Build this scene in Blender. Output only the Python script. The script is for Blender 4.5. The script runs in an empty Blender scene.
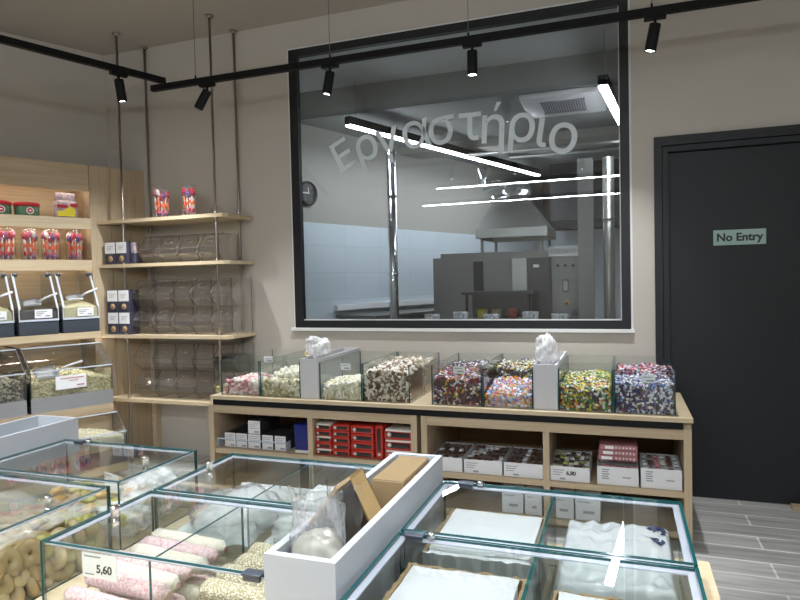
import bpy, bmesh, math, random
from mathutils import Vector, Matrix, noise
random.seed(7)
PI = math.pi
scene = bpy.context.scene
C = scene.collection
M = {}

# ------------------------------------------------------------------ materials
def new_mat(name):
    m = bpy.data.materials.new(name); m.use_nodes = True
    nt = m.node_tree; nt.nodes.clear()
    out = nt.nodes.new('ShaderNodeOutputMaterial')
    M[name] = m
    return m, nt, out

def mat(name, col, rough=0.5, metal=0.0, var=0.06, scale=(30, 30, 30), detail=3, bump=0.0, spec=0.5, emit=None, strength=0, trans=0.0, sheen=0):
    """principled surface with a noise driven tone variation"""
    m, nt, out = new_mat(name)
    p = nt.nodes.new('ShaderNodeBsdfPrincipled')
    tc = nt.nodes.new('ShaderNodeTexCoord'); mp = nt.nodes.new('ShaderNodeMapping')
    mp.inputs['Scale'].default_value = scale
    nz = nt.nodes.new('ShaderNodeTexNoise'); nz.inputs['Scale'].default_value = 1.0; nz.inputs['Detail'].default_value = detail
    mx = nt.nodes.new('ShaderNodeMix'); mx.data_type = 'RGBA'
    mx.inputs[6].default_value = tuple(max(0, c*(1-var)) for c in col)+(1,)
    mx.inputs[7].default_value = tuple(min(1, c*(1+var)) for c in col)+(1,)
    L = nt.links.new
    L(tc.outputs['Object'], mp.inputs['Vector']); L(mp.outputs[0], nz.inputs['Vector'])
    L(nz.outputs['Fac'], mx.inputs[0]); L(mx.outputs[2], p.inputs['Base Color'])
    p.inputs['Roughness'].default_value = rough; p.inputs['Metallic'].default_value = metal
    p.inputs['Specular IOR Level'].default_value = spec
    if bump:
        b = nt.nodes.new('ShaderNodeBump'); b.inputs['Strength'].default_value = bump; b.inputs['Distance'].default_value = 0.01
        L(nz.outputs['Fac'], b.inputs['Height']); L(b.outputs[0], p.inputs['Normal'])
    if emit:
        p.inputs['Emission Color'].default_value = emit+(1,); p.inputs['Emission Strength'].default_value = strength
    if trans:
        t = nt.nodes.new('ShaderNodeBsdfTransparent'); ms = nt.nodes.new('ShaderNodeMixShader')
        ms.inputs[0].default_value = trans
        L(p.outputs[0], ms.inputs[1]); L(t.outputs[0], ms.inputs[2]); L(ms.outputs[0], out.inputs[0])
    else:
        L(p.outputs[0], out.inputs[0])
    return m

def wood(name, a, b, scale):
    m, nt, out = new_mat(name)
    L = nt.links.new
    p = nt.nodes.new('ShaderNodeBsdfPrincipled'); p.inputs['Roughness'].default_value = .5
    tc = nt.nodes.new('ShaderNodeTexCoord'); mp = nt.nodes.new('ShaderNodeMapping'); mp.inputs['Scale'].default_value = scale
    nz = nt.nodes.new('ShaderNodeTexNoise'); nz.inputs['Scale'].default_value = 1; nz.inputs['Detail'].default_value = 5; nz.inputs['Distortion'].default_value = .6
    rp = nt.nodes.new('ShaderNodeValToRGB')
    rp.color_ramp.elements[0].position = .3; rp.color_ramp.elements[0].color = b+(1,)
    rp.color_ramp.elements[1].position = .7; rp.color_ramp.elements[1].color = a+(1,)
    L(tc.outputs['Object'], mp.inputs['Vector']); L(mp.outputs[0], nz.inputs['Vector']); L(nz.outputs['Fac'], rp.inputs[0])
    L(rp.outputs[0], p.inputs['Base Color']); L(p.outputs[0], out.inputs[0])

def glass(name, tint=(.97, .985, .98), rough=0.0, haze=0.0, gain=1.0, hazecol=(.8, .85, .9)):
    """thin pane: fresnel reflection over a straight-through transmission"""
    m, nt, out = new_mat(name)
    L = nt.links.new
    t = nt.nodes.new('ShaderNodeBsdfTransparent'); t.inputs[0].default_value = tint+(1,)
    g = nt.nodes.new('ShaderNodeBsdfGlossy'); g.inputs['Roughness'].default_value = rough
    ge = nt.nodes.new('ShaderNodeNewGeometry')
    mr = nt.nodes.new('ShaderNodeMapRange')
    mr.inputs['To Min'].default_value = 1.5; mr.inputs['To Max'].default_value = 1/1.5
    fr = nt.nodes.new('ShaderNodeFresnel')
    mu = nt.nodes.new('ShaderNodeMath'); mu.operation = 'MULTIPLY'; mu.inputs[1].default_value = gain; mu.use_clamp = True
    ms = nt.nodes.new('ShaderNodeMixShader')
    L(ge.outputs['Backfacing'], mr.inputs['Value']); L(mr.outputs[0], fr.inputs['IOR'])
    L(fr.outputs[0], mu.inputs[0]); L(mu.outputs[0], ms.inputs[0]); L(t.outputs[0], ms.inputs[1]); L(g.outputs[0], ms.inputs[2])
    last = ms
    if haze:
        d = nt.nodes.new('ShaderNodeBsdfDiffuse'); d.inputs[0].default_value = hazecol+(1,)
        nz = nt.nodes.new('ShaderNodeTexNoise'); nz.inputs['Scale'].default_value = 7; nz.inputs['Detail'].default_value = 1
        mm = nt.nodes.new('ShaderNodeMath'); mm.operation = 'MULTIPLY'; mm.inputs[1].default_value = 2*haze; mm.use_clamp = True
        L(nz.outputs['Fac'], mm.inputs[0])
        m2 = nt.nodes.new('ShaderNodeMixShader')
        L(mm.outputs[0], m2.inputs[0]); L(ms.outputs[0], m2.inputs[1]); L(d.outputs[0], m2.inputs[2]); last = m2
    L(last.outputs[0], out.inputs[0])

def emissive(name, col, s):
    m, nt, out = new_mat(name)
    e = nt.nodes.new('ShaderNodeEmission'); e.inputs[0].default_value = col+(1,); e.inputs[1].default_value = s
    nt.links.new(e.outputs[0], out.inputs[0])

def tiles(name, c1, c2, mortar, bw, rh, ms, rough, axes='XY', offset=.5, grain=True):
    m, nt, out = new_mat(name)
    L = nt.links.new
    p = nt.nodes.new('ShaderNodeBsdfPrincipled'); p.inputs['Roughness'].default_value = rough
    tc = nt.nodes.new('ShaderNodeTexCoord'); sx = nt.nodes.new('ShaderNodeSeparateXYZ'); cx = nt.nodes.new('ShaderNodeCombineXYZ')
    L(tc.outputs['Object'], sx.inputs[0]); L(sx.outputs[axes[0]], cx.inputs[0]); L(sx.outputs[axes[1]], cx.inputs[1])
    br = nt.nodes.new('ShaderNodeTexBrick'); br.offset = offset
    br.inputs['Scale'].default_value = 1; br.inputs['Brick Width'].default_value = bw; br.inputs['Row Height'].default_value = rh
    br.inputs['Mortar Size'].default_value = ms; br.inputs['Mortar Smooth'].default_value = .1
    br.inputs['Color1'].default_value = c1+(1,); br.inputs['Color2'].default_value = c2+(1,); br.inputs['Mortar'].default_value = mortar+(1,)
    L(cx.outputs[0], br.inputs['Vector'])
    if grain:
        mp = nt.nodes.new('ShaderNodeMapping'); mp.inputs['Scale'].default_value = (2.2, 26, 1)
        nz = nt.nodes.new('ShaderNodeTexNoise'); nz.inputs['Scale'].default_value = 1; nz.inputs['Detail'].default_value = 6; nz.inputs['Distortion'].default_value = .5
        L(cx.outputs[0], mp.inputs[0]); L(mp.outputs[0], nz.inputs['Vector'])
        mr = nt.nodes.new('ShaderNodeMapRange'); mr.inputs['From Min'].default_value = .3; mr.inputs['From Max'].default_value = .7
        mr.inputs['To Min'].default_value = .7; mr.inputs['To Max'].default_value = 1.15
        L(nz.outputs['Fac'], mr.inputs[0])
        mx = nt.nodes.new('ShaderNodeMix'); mx.data_type = 'RGBA'; mx.blend_type = 'MULTIPLY'; mx.inputs[0].default_value = 1
        L(br.outputs['Color'], mx.inputs[6]); L(mr.outputs[0], mx.inputs[7]); L(mx.outputs[2], p.inputs['Base Color'])
    else:
        L(br.outputs['Color'], p.inputs['Base Color'])
    L(p.outputs[0], out.inputs[0])

# setting
mat('wall_paint', (.53, .495, .445), .85, var=.02, scale=(3, 3, 3))
mat('ceiling_paint', (.44, .41, .365), .9, var=.02, scale=(2, 2, 2))
tiles('floor_tiles', (.52, .515, .50), (.40, .395, .385), (.78, .77, .74), 1.05, .16, .006, .42, 'XY', .37)
mat('black_frame', (.006, .0065, .009), .5, var=.1)
mat('white_trim', (.75, .75, .75), .5, var=.02)
mat('door_grey', (.007, .0085, .012), .55, var=.12, scale=(8, 8, 2))
mat('kitchen_wall', (.35, .34, .31), .8, var=.03, scale=(2, 2, 2))
tiles('kitchen_tiles', (.58, .65, .70), (.55, .62, .67), (.48, .53, .57), .6, .3, .004, .3, 'XZ', 0.0, False)
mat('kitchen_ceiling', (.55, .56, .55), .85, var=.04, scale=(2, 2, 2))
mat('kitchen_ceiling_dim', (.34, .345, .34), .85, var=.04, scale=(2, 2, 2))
mat('kitchen_floor', (.30, .29, .28), .4, var=.1, scale=(2, 2, 2))
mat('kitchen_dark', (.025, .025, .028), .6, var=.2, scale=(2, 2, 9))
# wood
OA, OB = (.54, .43, .29), (.44, .335, .215)
wood('oak', OA, OB, (2.5, 45, 45)); wood('oak_upright', OA, OB, (45, 45, 2.0)); wood('oak_deep', OA, OB, (45, 2.5, 45))
wood('oak_pale', (.66, .55, .38), (.56, .44, .28), (2.5, 40, 40))
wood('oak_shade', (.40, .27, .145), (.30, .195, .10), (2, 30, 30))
wood('kraft', (.25, .17, .082), (.21, .14, .066), (20, 20, 20)); wood('kraft_warm', (.36, .245, .11), (.31, .205, .09), (20, 20, 20)); wood('kraft_shaded', (.12, .08, .045), (.09, .06, .035), (20, 20, 20))  # darkest kraft has the shade of the carton's inner face in its colour
# metals, plastics
mat('bronze_rod', (.40, .36, .33), .28, 1.0, scale=(60, 60, 4))
mat('steel', (.42, .42, .40), .38, 1.0, scale=(3, 3, 60), var=.1)
mat('tray_steel', (.40, .41, .43), .3, .45, scale=(3, 60, 60), var=.08)
mat('steel_dark', (.20, .20, .19), .45, .85, scale=(3, 3, 50), var=.12)
mat('chrome', (.78, .78, .78), .08, 1.0, var=.02)
mat('foil', (.75, .76, .78), .16, 1.0, var=.1, scale=(18, 18, 18), bump=.7)
mat('black_metal', (.005, .005, .006), .6, .0, var=.2, spec=.25)
mat('black_plastic', (.012, .012, .014), .35, var=.2)
mat('navy_plastic', (.055, .065, .085), .35, var=.08)
mat('white_plastic', (.82, .82, .83), .3, var=.02)
mat('white_lacquer', (.41, .435, .475), .35, var=.015)
mat('white_board', (.58, .585, .61), .4, var=.015)
mat('paper', (.84, .85, .87), .7, var=.03, scale=(12, 12, 12))
mat('card_white', (.74, .74, .76), .6, var=.03)
mat('ink', (.03, .03, .035), .6); mat('ink_grey', (.30, .30, .32), .6); mat('ink_pink', (.55, .25, .25), .6)
mat('mint_sign', (.36, .52, .47), .5, var=.02)
def frosted(name, col, k):
    m, nt, out = new_mat(name); L = nt.links.new
    d = nt.nodes.new('ShaderNodeBsdfDiffuse'); t = nt.nodes.new('ShaderNodeBsdfTranslucent'); ms = nt.nodes.new('ShaderNodeMixShader'); ms.inputs[0].default_value = k
    nz = nt.nodes.new('ShaderNodeTexNoise'); nz.inputs['Scale'].default_value = 40
    mx = nt.nodes.new('ShaderNodeMix'); mx.data_type = 'RGBA'; mx.inputs[6].default_value = tuple(c*.96 for c in col)+(1,); mx.inputs[7].default_value = col+(1,)
    L(nz.outputs['Fac'], mx.inputs[0]); L(mx.outputs[2], d.inputs[0]); L(mx.outputs[2], t.inputs[0])
    L(d.outputs[0], ms.inputs[1]); L(t.outputs[0], ms.inputs[2]); L(ms.outputs[0], out.inputs[0])
frosted('vinyl', (.90, .94, .95), .5); mat('bag_beige', (.36, .355, .31), .3, var=.05, scale=(6, 6, 6)); mat('bag_white', (.80, .82, .85), .25, var=.03, scale=(20, 20, 20))
mat('wrap_red', (.50, .035, .022), .3, var=.15); mat('window_dark', (.035, .025, .025), .15, var=.5, scale=(80, 80, 80))
mat('wrap_blue', (.012, .02, .17), .3, var=.15)
mat('box_navy', (.045, .045, .075), .45, var=.1); mat('cookie', (.42, .28, .16), .6, var=.3, scale=(90, 90, 90))
mat('tin_green', (.07, .16, .09), .35, var=.5, scale=(50, 50, 50)); mat('tin_red', (.55, .02, .03), .3); mat('white_print', (.85, .82, .8), .5)
mat('pack_yellow', (.72, .62, .03), .3, var=.1); mat('pack_mixed', (.42, .34, .36), .2, var=.9, scale=(60, 60, 60))
mat('pack_pink', (.38, .16, .18), .35, var=.5, scale=(50, 50, 50)); mat('lid_grey', (.03, .032, .035), .3)
for nm, c in dict(red=(.42, .012, .03), white=(.70, .66, .64), orange=(.72, .13, .03), violet=(.11, .04, .17), pink=(.50, .12, .20)).items():
    mat('lolly_'+nm, c, .3, var=.15)
# glass
glass('glass_clear', (.975, .99, .985)); glass('glass_window', (.90, .92, .93), gain=1.3)
mat('glass_edge', (.006, .066, .072), .1, var=.1)
mat('glass_edge_pale', (.30, .44, .42), .12, var=.1, trans=.45)
mat('rim_glint', (.66, .68, .80), .3, var=.05, trans=.35)  # reflection of bright walls along the lid rim, put into the colour
glass('acrylic', (.996, .993, .992), gain=1.6, rough=.02, haze=.024, hazecol=(.85, .80, .78)); glass('acrylic_white', (.95, .96, .97), gain=2.0)
mat('acrylic_edge', (.15, .125, .115), .12)
mat('acrylic_edge_bright', (.60, .66, .76), .12)  # highlights on clear edges put into the colour; rims and rail share it
glass('film', (.97, .97, .97), rough=.15, haze=.15, gain=1.6, hazecol=(.85, .87, .9))
glass('film_clear', (.99, .99, .99), rough=.08, haze=.03, gain=1.5)
glass('film_milky', (.97, .97, .97), rough=.25, haze=.36, gain=1.2, hazecol=(.86, .88, .91))
glass('film_soft', (.98, .98, .98), rough=.25, haze=.5, gain=1.2, hazecol=(.95, .96, .98))
glass('film_beige', (.97, .97, .96), rough=.3, haze=.55, gain=1.2, hazecol=(.74, .72, .64))
glass('film_white', (.97, .97, .97), rough=.3, haze=.8, gain=1, hazecol=(.92, .93, .95))
# lamps
emissive('lamp_glow', (.90, .955, 1), 112); emissive('spot_glow', (1, .97, .94), 22); emissive('led_glow', (1, .95, .88), 19)
emissive('kitchen_glow', (.90, .95, 1), 62)
# food
FOOD = dict(rose=(.66, .30, .33), rose_pale=(.80, .62, .63), cream=(.80, .76, .62), cream_dark=(.62, .56, .38), olive=(.38, .34, .18), nougat=(.83, .80, .71),
            caramel=(.17, .10, .06), caramel_wrap=(.78, .74, .68), toffee=(.42, .34, .23), green=(.07, .22, .06), yellow=(.78, .58, .10), gold=(.62, .42, .06), orange=(.75, .25, .04),
            blue=(.10, .20, .50), sky=(.38, .50, .72), navy=(.05, .05, .16), plum=(.13, .05, .09), brown=(.12, .06, .04), red=(.55, .04, .06), silver=(.68, .70, .74), white=(.85, .84, .83),
            lilac=(.45, .34, .52), lime=(.50, .60, .14), fig=(.35, .255, .115), fig_pale=(.46, .36, .19), fig_green=(.36, .32, .085), seed=(.58, .52, .26), pistachio=(.25, .22, .15), seed_dark=(.13, .12, .10),
            flour=(.80, .73, .45), grain=(.70, .66, .38), cocoa=(.15, .14, .13), sesame=(.68, .62, .44), lokum=(.74, .53, .53), lokum_pale=(.79, .75, .66), lokum_end=(.58, .27, .25), choco=(.12, .08, .07), biscuit=(.55, .30, .08))
for nm, c in FOOD.items():
    mat('food_'+nm, c, .45, var=.16, scale=(70, 70, 70))
def dusted(name, a, b_, sc, vor=False):
    m, nt, out = new_mat(name); L = nt.links.new
    p = nt.nodes.new('ShaderNodeBsdfPrincipled'); p.inputs['Roughness'].default_value = .85
    tc = nt.nodes.new('ShaderNodeTexCoord')
    if vor: nz = nt.nodes.new('ShaderNodeTexVoronoi'); fac = nz.outputs['Distance']
    else: nz = nt.nodes.new('ShaderNodeTexNoise'); nz.inputs['Detail'].default_value = 7; nz.inputs['Roughness'].default_value = .75; fac = nz.outputs['Fac']
    nz.inputs['Scale'].default_value = sc
    rp = nt.nodes.new('ShaderNodeValToRGB'); e = rp.color_ramp.elements
    e[0].position, e[1].position = ((.15, .6) if vor else (.40, .58)); e[0].color = (b_ if vor else a)+(1,); e[1].color = (a if vor else b_)+(1,)
    bp = nt.nodes.new('ShaderNodeBump'); bp.inputs['Strength'].default_value = .9; bp.inputs['Distance'].default_value = .004; bp.invert = vor
    L(tc.outputs['Object'], nz.inputs['Vector']); L(fac, rp.inputs[0]); L(rp.outputs[0], p.inputs['Base Color']); L(fac, bp.inputs['Height']); L(bp.outputs[0], p.inputs['Normal']); L(p.outputs[0], out.inputs[0])
dusted('food_sesame_bumpy', (.34, .29, .18), (.76, .71, .57), 230, True)
dusted('food_lokum_dust', (.56, .29, .32), (.78, .64, .66), 150)
dusted('food_lokum_cream', (.64, .55, .43), (.80, .75, .68), 150)

# ------------------------------------------------------------------ geometry helpers
def BM(): return bmesh.new()
def poly(bm, pts, mi=0):
    f = bm.faces.new([bm.verts.new(p) for p in pts]); f.material_index = mi; return f
def box(bm, x0, x1, y0, y1, z0, z1, mi=0, T=None):
    v = [Vector((x, y, z)) for z in (z0, z1) for y in (y0, y1) for x in (x0, x1)]
    if T: v = [T @ q for q in v]
    v = [bm.verts.new(q) for q in v]
    fs = []
    for q in ((0, 2, 3, 1), (4, 5, 7, 6), (0, 1, 5, 4), (2, 6, 7, 3), (0, 4, 6, 2), (1, 3, 7, 5)):
        f = bm.faces.new([v[i] for i in q]); f.material_index = mi; fs.append(f)
    return fs
def bbox(bm, x0, x1, y0, y1, z0, z1, r, mi=0, seg=2, T=None):
    """box with rounded edges"""
    b = BM(); box(b, x0, x1, y0, y1, z0, z1, mi)
    bmesh.ops.bevel(b, geom=b.edges[:], offset=r, segments=seg, affect='EDGES', profile=.6)
    for f in b.faces: f.material_index = mi; f.smooth = True
    join(bm, b, T)
def join(bm, b, T=None):
    if T: bmesh.ops.transform(b, matrix=T, verts=b.verts)
    me = bpy.data.meshes.new('t'); b.to_mesh(me); b.free(); bm.from_mesh(me); bpy.data.meshes.remove(me)
def prism(bm, pts, a0, a1, axis, mi=0):
    """extrude a 2d outline along an axis; pts in the other two axes"""
    def P(p, a):
        return {'x': (a, p[0], p[1]), 'y': (p[0], a, p[1]), 'z': (p[0], p[1], a)}[axis]
    lo = [bm.verts.new(P(p, a0)) for p in pts]; hi = [bm.verts.new(P(p, a1)) for p in pts]
    fs = [bm.faces.new(lo[::-1]), bm.faces.new(hi)]
    n = len(pts)
    for i in range(n): fs.append(bm.faces.new([lo[i], lo[(i+1) % n], hi[(i+1) % n], hi[i]]))
    for f in fs: f.material_index = mi
    return fs
def tube(bm, pts, r, seg=10, mi=0, caps=True):
    pts = [Vector(p) for p in pts]; rs = r if isinstance(r, (list, tuple)) else [r]*len(pts)
    rings = []
    up = None
    for i, p in enumerate(pts):
        d = (pts[min(i+1, len(pts)-1)]-pts[max(i-1, 0)]).normalized()
        if up is None: up = d.orthogonal().normalized()
        a = (up-d*up.dot(d)).normalized(); up = a; b = d.cross(a)
        rings.append([bm.verts.new(p+(a*math.cos(t)+b*math.sin(t))*rs[i]) for t in [2*PI*k/seg for k in range(seg)]])
    for q, w in zip(rings, rings[1:]):
        for k in range(seg):
            f = bm.faces.new([q[k], q[(k+1) % seg], w[(k+1) % seg], w[k]]); f.material_index = mi; f.smooth = True
    if caps:
        for rg in (rings[0][::-1], rings[-1]):
            f = bm.faces.new(rg); f.material_index = mi
def lathe(bm, prof, c=(0, 0, 0), seg=16, mi=0, T=None):
    b = BM(); rings = []
    for r, z in prof: rings.append([b.verts.new((c[0]+r*math.cos(2*PI*k/seg), c[1]+r*math.sin(2*PI*k/seg), c[2]+z)) for k in range(seg)])
    for q, w in zip(rings, rings[1:]):
        for k in range(seg):
            f = b.faces.new([q[k], q[(k+1) % seg], w[(k+1) % seg], w[k]]); f.smooth = True
    if prof[0][0] > 1e-4: b.faces.new(rings[0][::-1])
    if prof[-1][0] > 1e-4: b.faces.new(rings[-1])
    bmesh.ops.remove_doubles(b, verts=b.verts, dist=1e-6)
    for f in b.faces: f.material_index = mi
    join(bm, b, T)
def blob(bm, c, r, T=None, mi=0, sub=1, jit=0.0, seed=0):
    """ellipsoid with radii r (rotated by T) at c, lumpy by jit"""
    b = BM(); bmesh.ops.create_icosphere(b, subdivisions=sub, radius=1)
    for v in b.verts:
        k = 1+jit*noise.noise(v.co*1.7+Vector((seed*3.1, seed*1.7, seed)))
        v.co = Vector((v.co.x*r[0]*k, v.co.y*r[1]*k, v.co.z*r[2]*k))
    for f in b.faces: f.material_index = mi; f.smooth = True
    join(bm, b, Matrix.Translation(c) @ (T if T else Matrix()))
def rot(a=0, b=0, c=0): return (Matrix.Rotation(c, 4, 'Z') @ Matrix.Rotation(b, 4, 'Y') @ Matrix.Rotation(a, 4, 'X'))
def rrot(): return rot(random.uniform(0, 6.3), random.uniform(0, 6.3), random.uniform(0, 6.3))

def obj(name, bm, mats, parent=None, label=None, local=False, kind=None):
    """link a bmesh as one mesh object; its coordinates are the place's unless local"""
    if not isinstance(mats, (list, tuple)): mats = [mats]
    me = bpy.data.meshes.new(name)
    bmesh.ops.recalc_face_normals(bm, faces=bm.faces)
    if parent is not None and not local:
        root = parent; Mx = Matrix()
        while root is not None: Mx = root.matrix_basis @ Mx; root = root.parent
        bmesh.ops.transform(bm, matrix=Mx.inverted(), verts=bm.verts)
    bm.to_mesh(me); bm.free()
    for m in mats: me.materials.append(M[m] if isinstance(m, str) else m)
    o = bpy.data.objects.new(name, me); C.objects.link(o)
    if parent is not None: o.parent = parent
    if label: o['label'] = label
    if kind: o['kind'] = kind
    return o
def thing(name, label, cat, loc=(0, 0, 0), rz=0, group=None):
    o = bpy.data.objects.new(name, None); C.objects.link(o); o.empty_display_size = .05
    o.matrix_basis = Matrix.Translation(loc) @ Matrix.Rotation(rz, 4, 'Z')
    return tag(o, label, cat, group)
def tag(o, label, cat, group=None, kind=None):
    o['label'] = label; o['category'] = cat
    if group: o['group'] = group
    if kind: o['kind'] = kind
    return o
def solo(name, bm, mats, label, cat, group=None, loc=None, kind=None):
    """a thing of one mesh; its origin is put at loc"""
    if loc is None:
        xs = [v.co for v in bm.verts]
        loc = Vector(((min(v.x for v in xs)+max(v.x for v in xs))/2, (min(v.y for v in xs)+max(v.y for v in xs))/2, min(v.z for v in xs)))
    bmesh.ops.translate(bm, vec=-Vector(loc), verts=bm.verts)
    o = obj(name, bm, mats); o.location = loc
    return tag(o, label, cat, group, kind)
def struct(name, bm, mats, parent=None, label=None):
    o = obj(name, bm, mats, parent)
    if parent is None:
        o['kind'] = 'structure'
        if label: o['label'] = label
    return o
def dup(root, loc=None, rz=None, label=None, group=None, basis=None):
    r = root.copy(); C.objects.link(r)
    if basis is not None: r.matrix_basis = basis
    elif loc is not None:
        r.matrix_basis = Matrix.Translation(loc) @ Matrix.Rotation(rz if rz is not None else root.matrix_basis.to_euler().z, 4, 'Z')
    if label: r['label'] = label
    if group: r['group'] = group
    for ch in list(root.children):
        c = ch.copy(); C.objects.link(c); c.parent = r
        for g in ch.children:
            d = g.copy(); C.objects.link(d); d.parent = c
    return r
def text_bm(body, size, T, mi=0, extrude=.0006, bold=0.0, align='CENTER'):
    cu = bpy.data.curves.new('t', 'FONT'); cu.body = body; cu.size = size; cu.extrude = extrude; cu.offset = bold
    cu.align_x = align; cu.align_y = 'CENTER'; cu.resolution_u = 4
    o = bpy.data.objects.new('t', cu); C.objects.link(o)
    dg = bpy.context.evaluated_depsgraph_get(); me = bpy.data.meshes.new_from_object(o.evaluated_get(dg))
    bm = BM(); bm.from_mesh(me); bpy.data.objects.remove(o); bpy.data.curves.remove(cu); bpy.data.meshes.remove(me)
    for f in bm.faces: f.material_index = mi
    bmesh.ops.transform(bm, matrix=T, verts=bm.verts)
    return bm
FRONT = Matrix.Rotation(PI/2, 4, 'X')          # text facing -Y
def pane(bm, x0, x1, y0, y1, z0, z1, pale=False):
    """sheet of glass: two clear faces, four coloured narrow edges"""
    fs = box(bm, x0, x1, y0, y1, z0, z1, 1)
    fs.sort(key=lambda f: -f.calc_area())
    fs[0].material_index = 0; fs[1].material_index = 0
GL = ['glass_clear', 'glass_edge']
ORD = ['first', 'second', 'third', 'fourth', 'fifth', 'sixth', 'seventh', 'eighth', 'ninth', 'tenth']

# ------------------------------------------------------------------ the setting
D = 4.21                                   # back wall plane
ZC = 3.36
a65 = math.radians(65.1); U = Vector((math.cos(a65), math.sin(a65), 0)); N = Vector((U.y, -U.x, 0))
LW = Vector((-4.115, D, 0))                # corner of back wall and slanting left wall
far_left = LW-U*8.7
def sheet(pts): b = BM(); poly(b, pts); return b
struct('floor', sheet([(-8.2, -3.8, 0), (3, -3.8, 0), (3, D+.15, 0), (-4.3, D+.15, 0), (-8.2, D-4, 0)]), 'floor_tiles')
b = BM(); prism(b, [(-8.4, -3.9), (3, -3.9), (3, D+.15), (-4.4, D+.15), (-8.4, D-4)], ZC, ZC+.1, 'z'); struct('ceiling', b, 'ceiling_paint')
b = BM()
WX0, WX1, WZ0, WZ1 = -2.345, .058, 1.055, 3.146
DX0, DX1, DZ = .20, 1.30, 2.247
Yb = D+.15
box(b, -4.4, WX0, D, Yb, 0, ZC); box(b, WX0, WX1, D, Yb, 0, WZ0); box(b, WX0, WX1, D, Yb, WZ1, ZC)
box(b, WX1, DX0, D, Yb, 0, ZC); box(b, DX0, DX1, D, Yb, DZ, ZC); box(b, DX1, 3, D, Yb, 0, ZC)
struct('wall_back', b, 'wall_paint')
b = BM(); q = LW-N*.12
prism(b, [(LW.x, LW.y), (far_left.x, far_left.y), (far_left.x-N.x*.12, far_left.y-N.y*.12), (q.x, q.y)], 0, ZC, 'z'); struct('wall_left', b, 'wall_paint')
b = BM(); box(b, 2.7, 2.8, -3.8, D, 0, ZC); struct('wall_right', b, 'wall_paint')
b = BM(); box(b, -8.3, 2.8, -3.9, -3.8, 0, ZC); struct('wall_rear', b, 'wall_paint')

# window to the workshop
win = thing('window_1', 'large black framed window into the workshop with Greek lettering', 'window', (-1.15, D, WZ0)); win['kind'] = 'structure'
b = BM()
fw = .068
for x0, x1, z0, z1 in ((WX0, WX0+fw, WZ0, WZ1), (WX1-.055, WX1, WZ0, WZ1), (WX0+fw, WX1-.055, WZ0, WZ0+.055), (WX0+fw, WX1-.055, WZ1-.055, WZ1)):
    box(b, x0, x1, D-.012, D+.032, z0, z1)
obj('window_frame', b, 'black_frame', win)
b = BM(); pane(b, WX0+fw, WX1-.055, D+.012, D+.02, WZ0+.055, WZ1-.055); obj('window_glass', b, ['glass_window', 'black_frame'], win)
b = BM()
box(b, WX0-.03, WX1+.02, D-.025, D+.002, WZ0-.022, WZ0)
box(b, WX0-.012, WX0, D-.006, D+.002, WZ0, WZ1+.012); box(b, WX1, WX1+.013, D-.006, D+.002, WZ0, WZ1+.012); box(b, WX0, WX1, D-.006, D+.002, WZ1, WZ1+.012)
obj('window_sill', b, 'white_trim', win)
b = BM(); box(b, WX0+fw, WX1-.055, D+.004, D+.0118, WZ0+.055, WZ0+.063); box(b, WX1-.061, WX1-.055, D+.004, D+.0118, WZ0+.055, WZ1-.055); obj('glazing_bead', b, 'white_trim', win)

# the word on the glass, letter by letter along a shallow arch
word = thing('window_lettering', 'white arched Greek word lettered across the upper workshop window', 'lettering', (-1.2, D+.008, 2.3))
LET = [('Ε', -1.922, 2.335, 27, .30), ('ρ', -1.735, 2.375, 19, .33), ('γ', -1.570, 2.405, 10, .33), ('α', -1.355, 2.435, 9, .34), ('σ', -1.165, 2.440, 6, .34), ('τ', -.965, 2.445, 0, .34),
       ('ή', -.805, 2.415, -3, .34), ('ρ', -.610, 2.405, -6, .34), ('ι', -.475, 2.355, -9, .34), ('ο', -.345, 2.310, -11, .35)]
for ch, x, z, ang, s in LET:
    T = Matrix.Translation((x, D+.0095, z)) @ Matrix.Rotation(-math.radians(ang), 4, 'Y') @ FRONT
    base = {'ή': 'η'}.get(ch, ch)
    bm = text_bm(base, s, Matrix(), 0, .001, .0025)
    # centre by the x-height body
    xs = [v.co.x for v in bm.verts]; cx = (min(xs)+max(xs))/2
    ys = [v.co.y for v in bm.verts]; top = max(ys); xh = s*.53
    cy = top-xh/2 if base != 'Ε' else (top+min(ys))/2
    bmesh.ops.translate(bm, vec=(-cx, -cy, 0), verts=bm.verts)
    if ch == 'ή':
        prism(bm, [(.0, xh*.62), (.018, xh*.62), (.05, xh*.95), (.018, xh*.95)], -.001, .001, 'z')
    bmesh.ops.transform(bm, matrix=T, verts=bm.verts)
    obj('letter', bm, 'vinyl', word)

# door
door = thing('door_1', 'dark charcoal flush door in a dark frame right of the window', 'door', ((DX0+DX1)/2, D, 0)); door['kind'] = 'structure'
b = BM(); w = .082
for x0, x1, z0, z1 in ((DX0, DX0+w*.55, 0, DZ), (DX1-w*.55, DX1, 0, DZ), (DX0+w*.55, DX1-w*.55, DZ-.055, DZ)): box(b, x0, x1, D-.02, D+.12, z0, z1)
for x0, x1, z0, z1 in ((DX0+w*.55+.004, DX0+w, 0, DZ-.06), (DX1-w, DX1-w*.55-.004, 0, DZ-.06), (DX0+w, DX1-w, DZ-.094, DZ-.06)): box(b, x0, x1, D-.008, D+.12, z0, z1)
obj('door_frame', b, 'door_grey', door)
b = BM(); box(b, DX0+w+.003, DX1-w-.003, D+.035, D+.075, .004, DZ-.097); obj('door_leaf', b, 'door_grey', door)
sign = thing('door_sign', 'small mint plate reading No Entry on the dark door', 'sign', (.676, D+.034, 1.565))
b = BM(); box(b, .535, .818, D+.029, D+.035, 1.567, 1.659); obj('sign_plate', b, 'mint_sign', sign)
obj('sign_text', text_bm('No Entry', .066, Matrix.Translation((.676, D+.0285, 1.612)) @ FRONT, 0, .0005, .0022), 'ink', sign)
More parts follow.
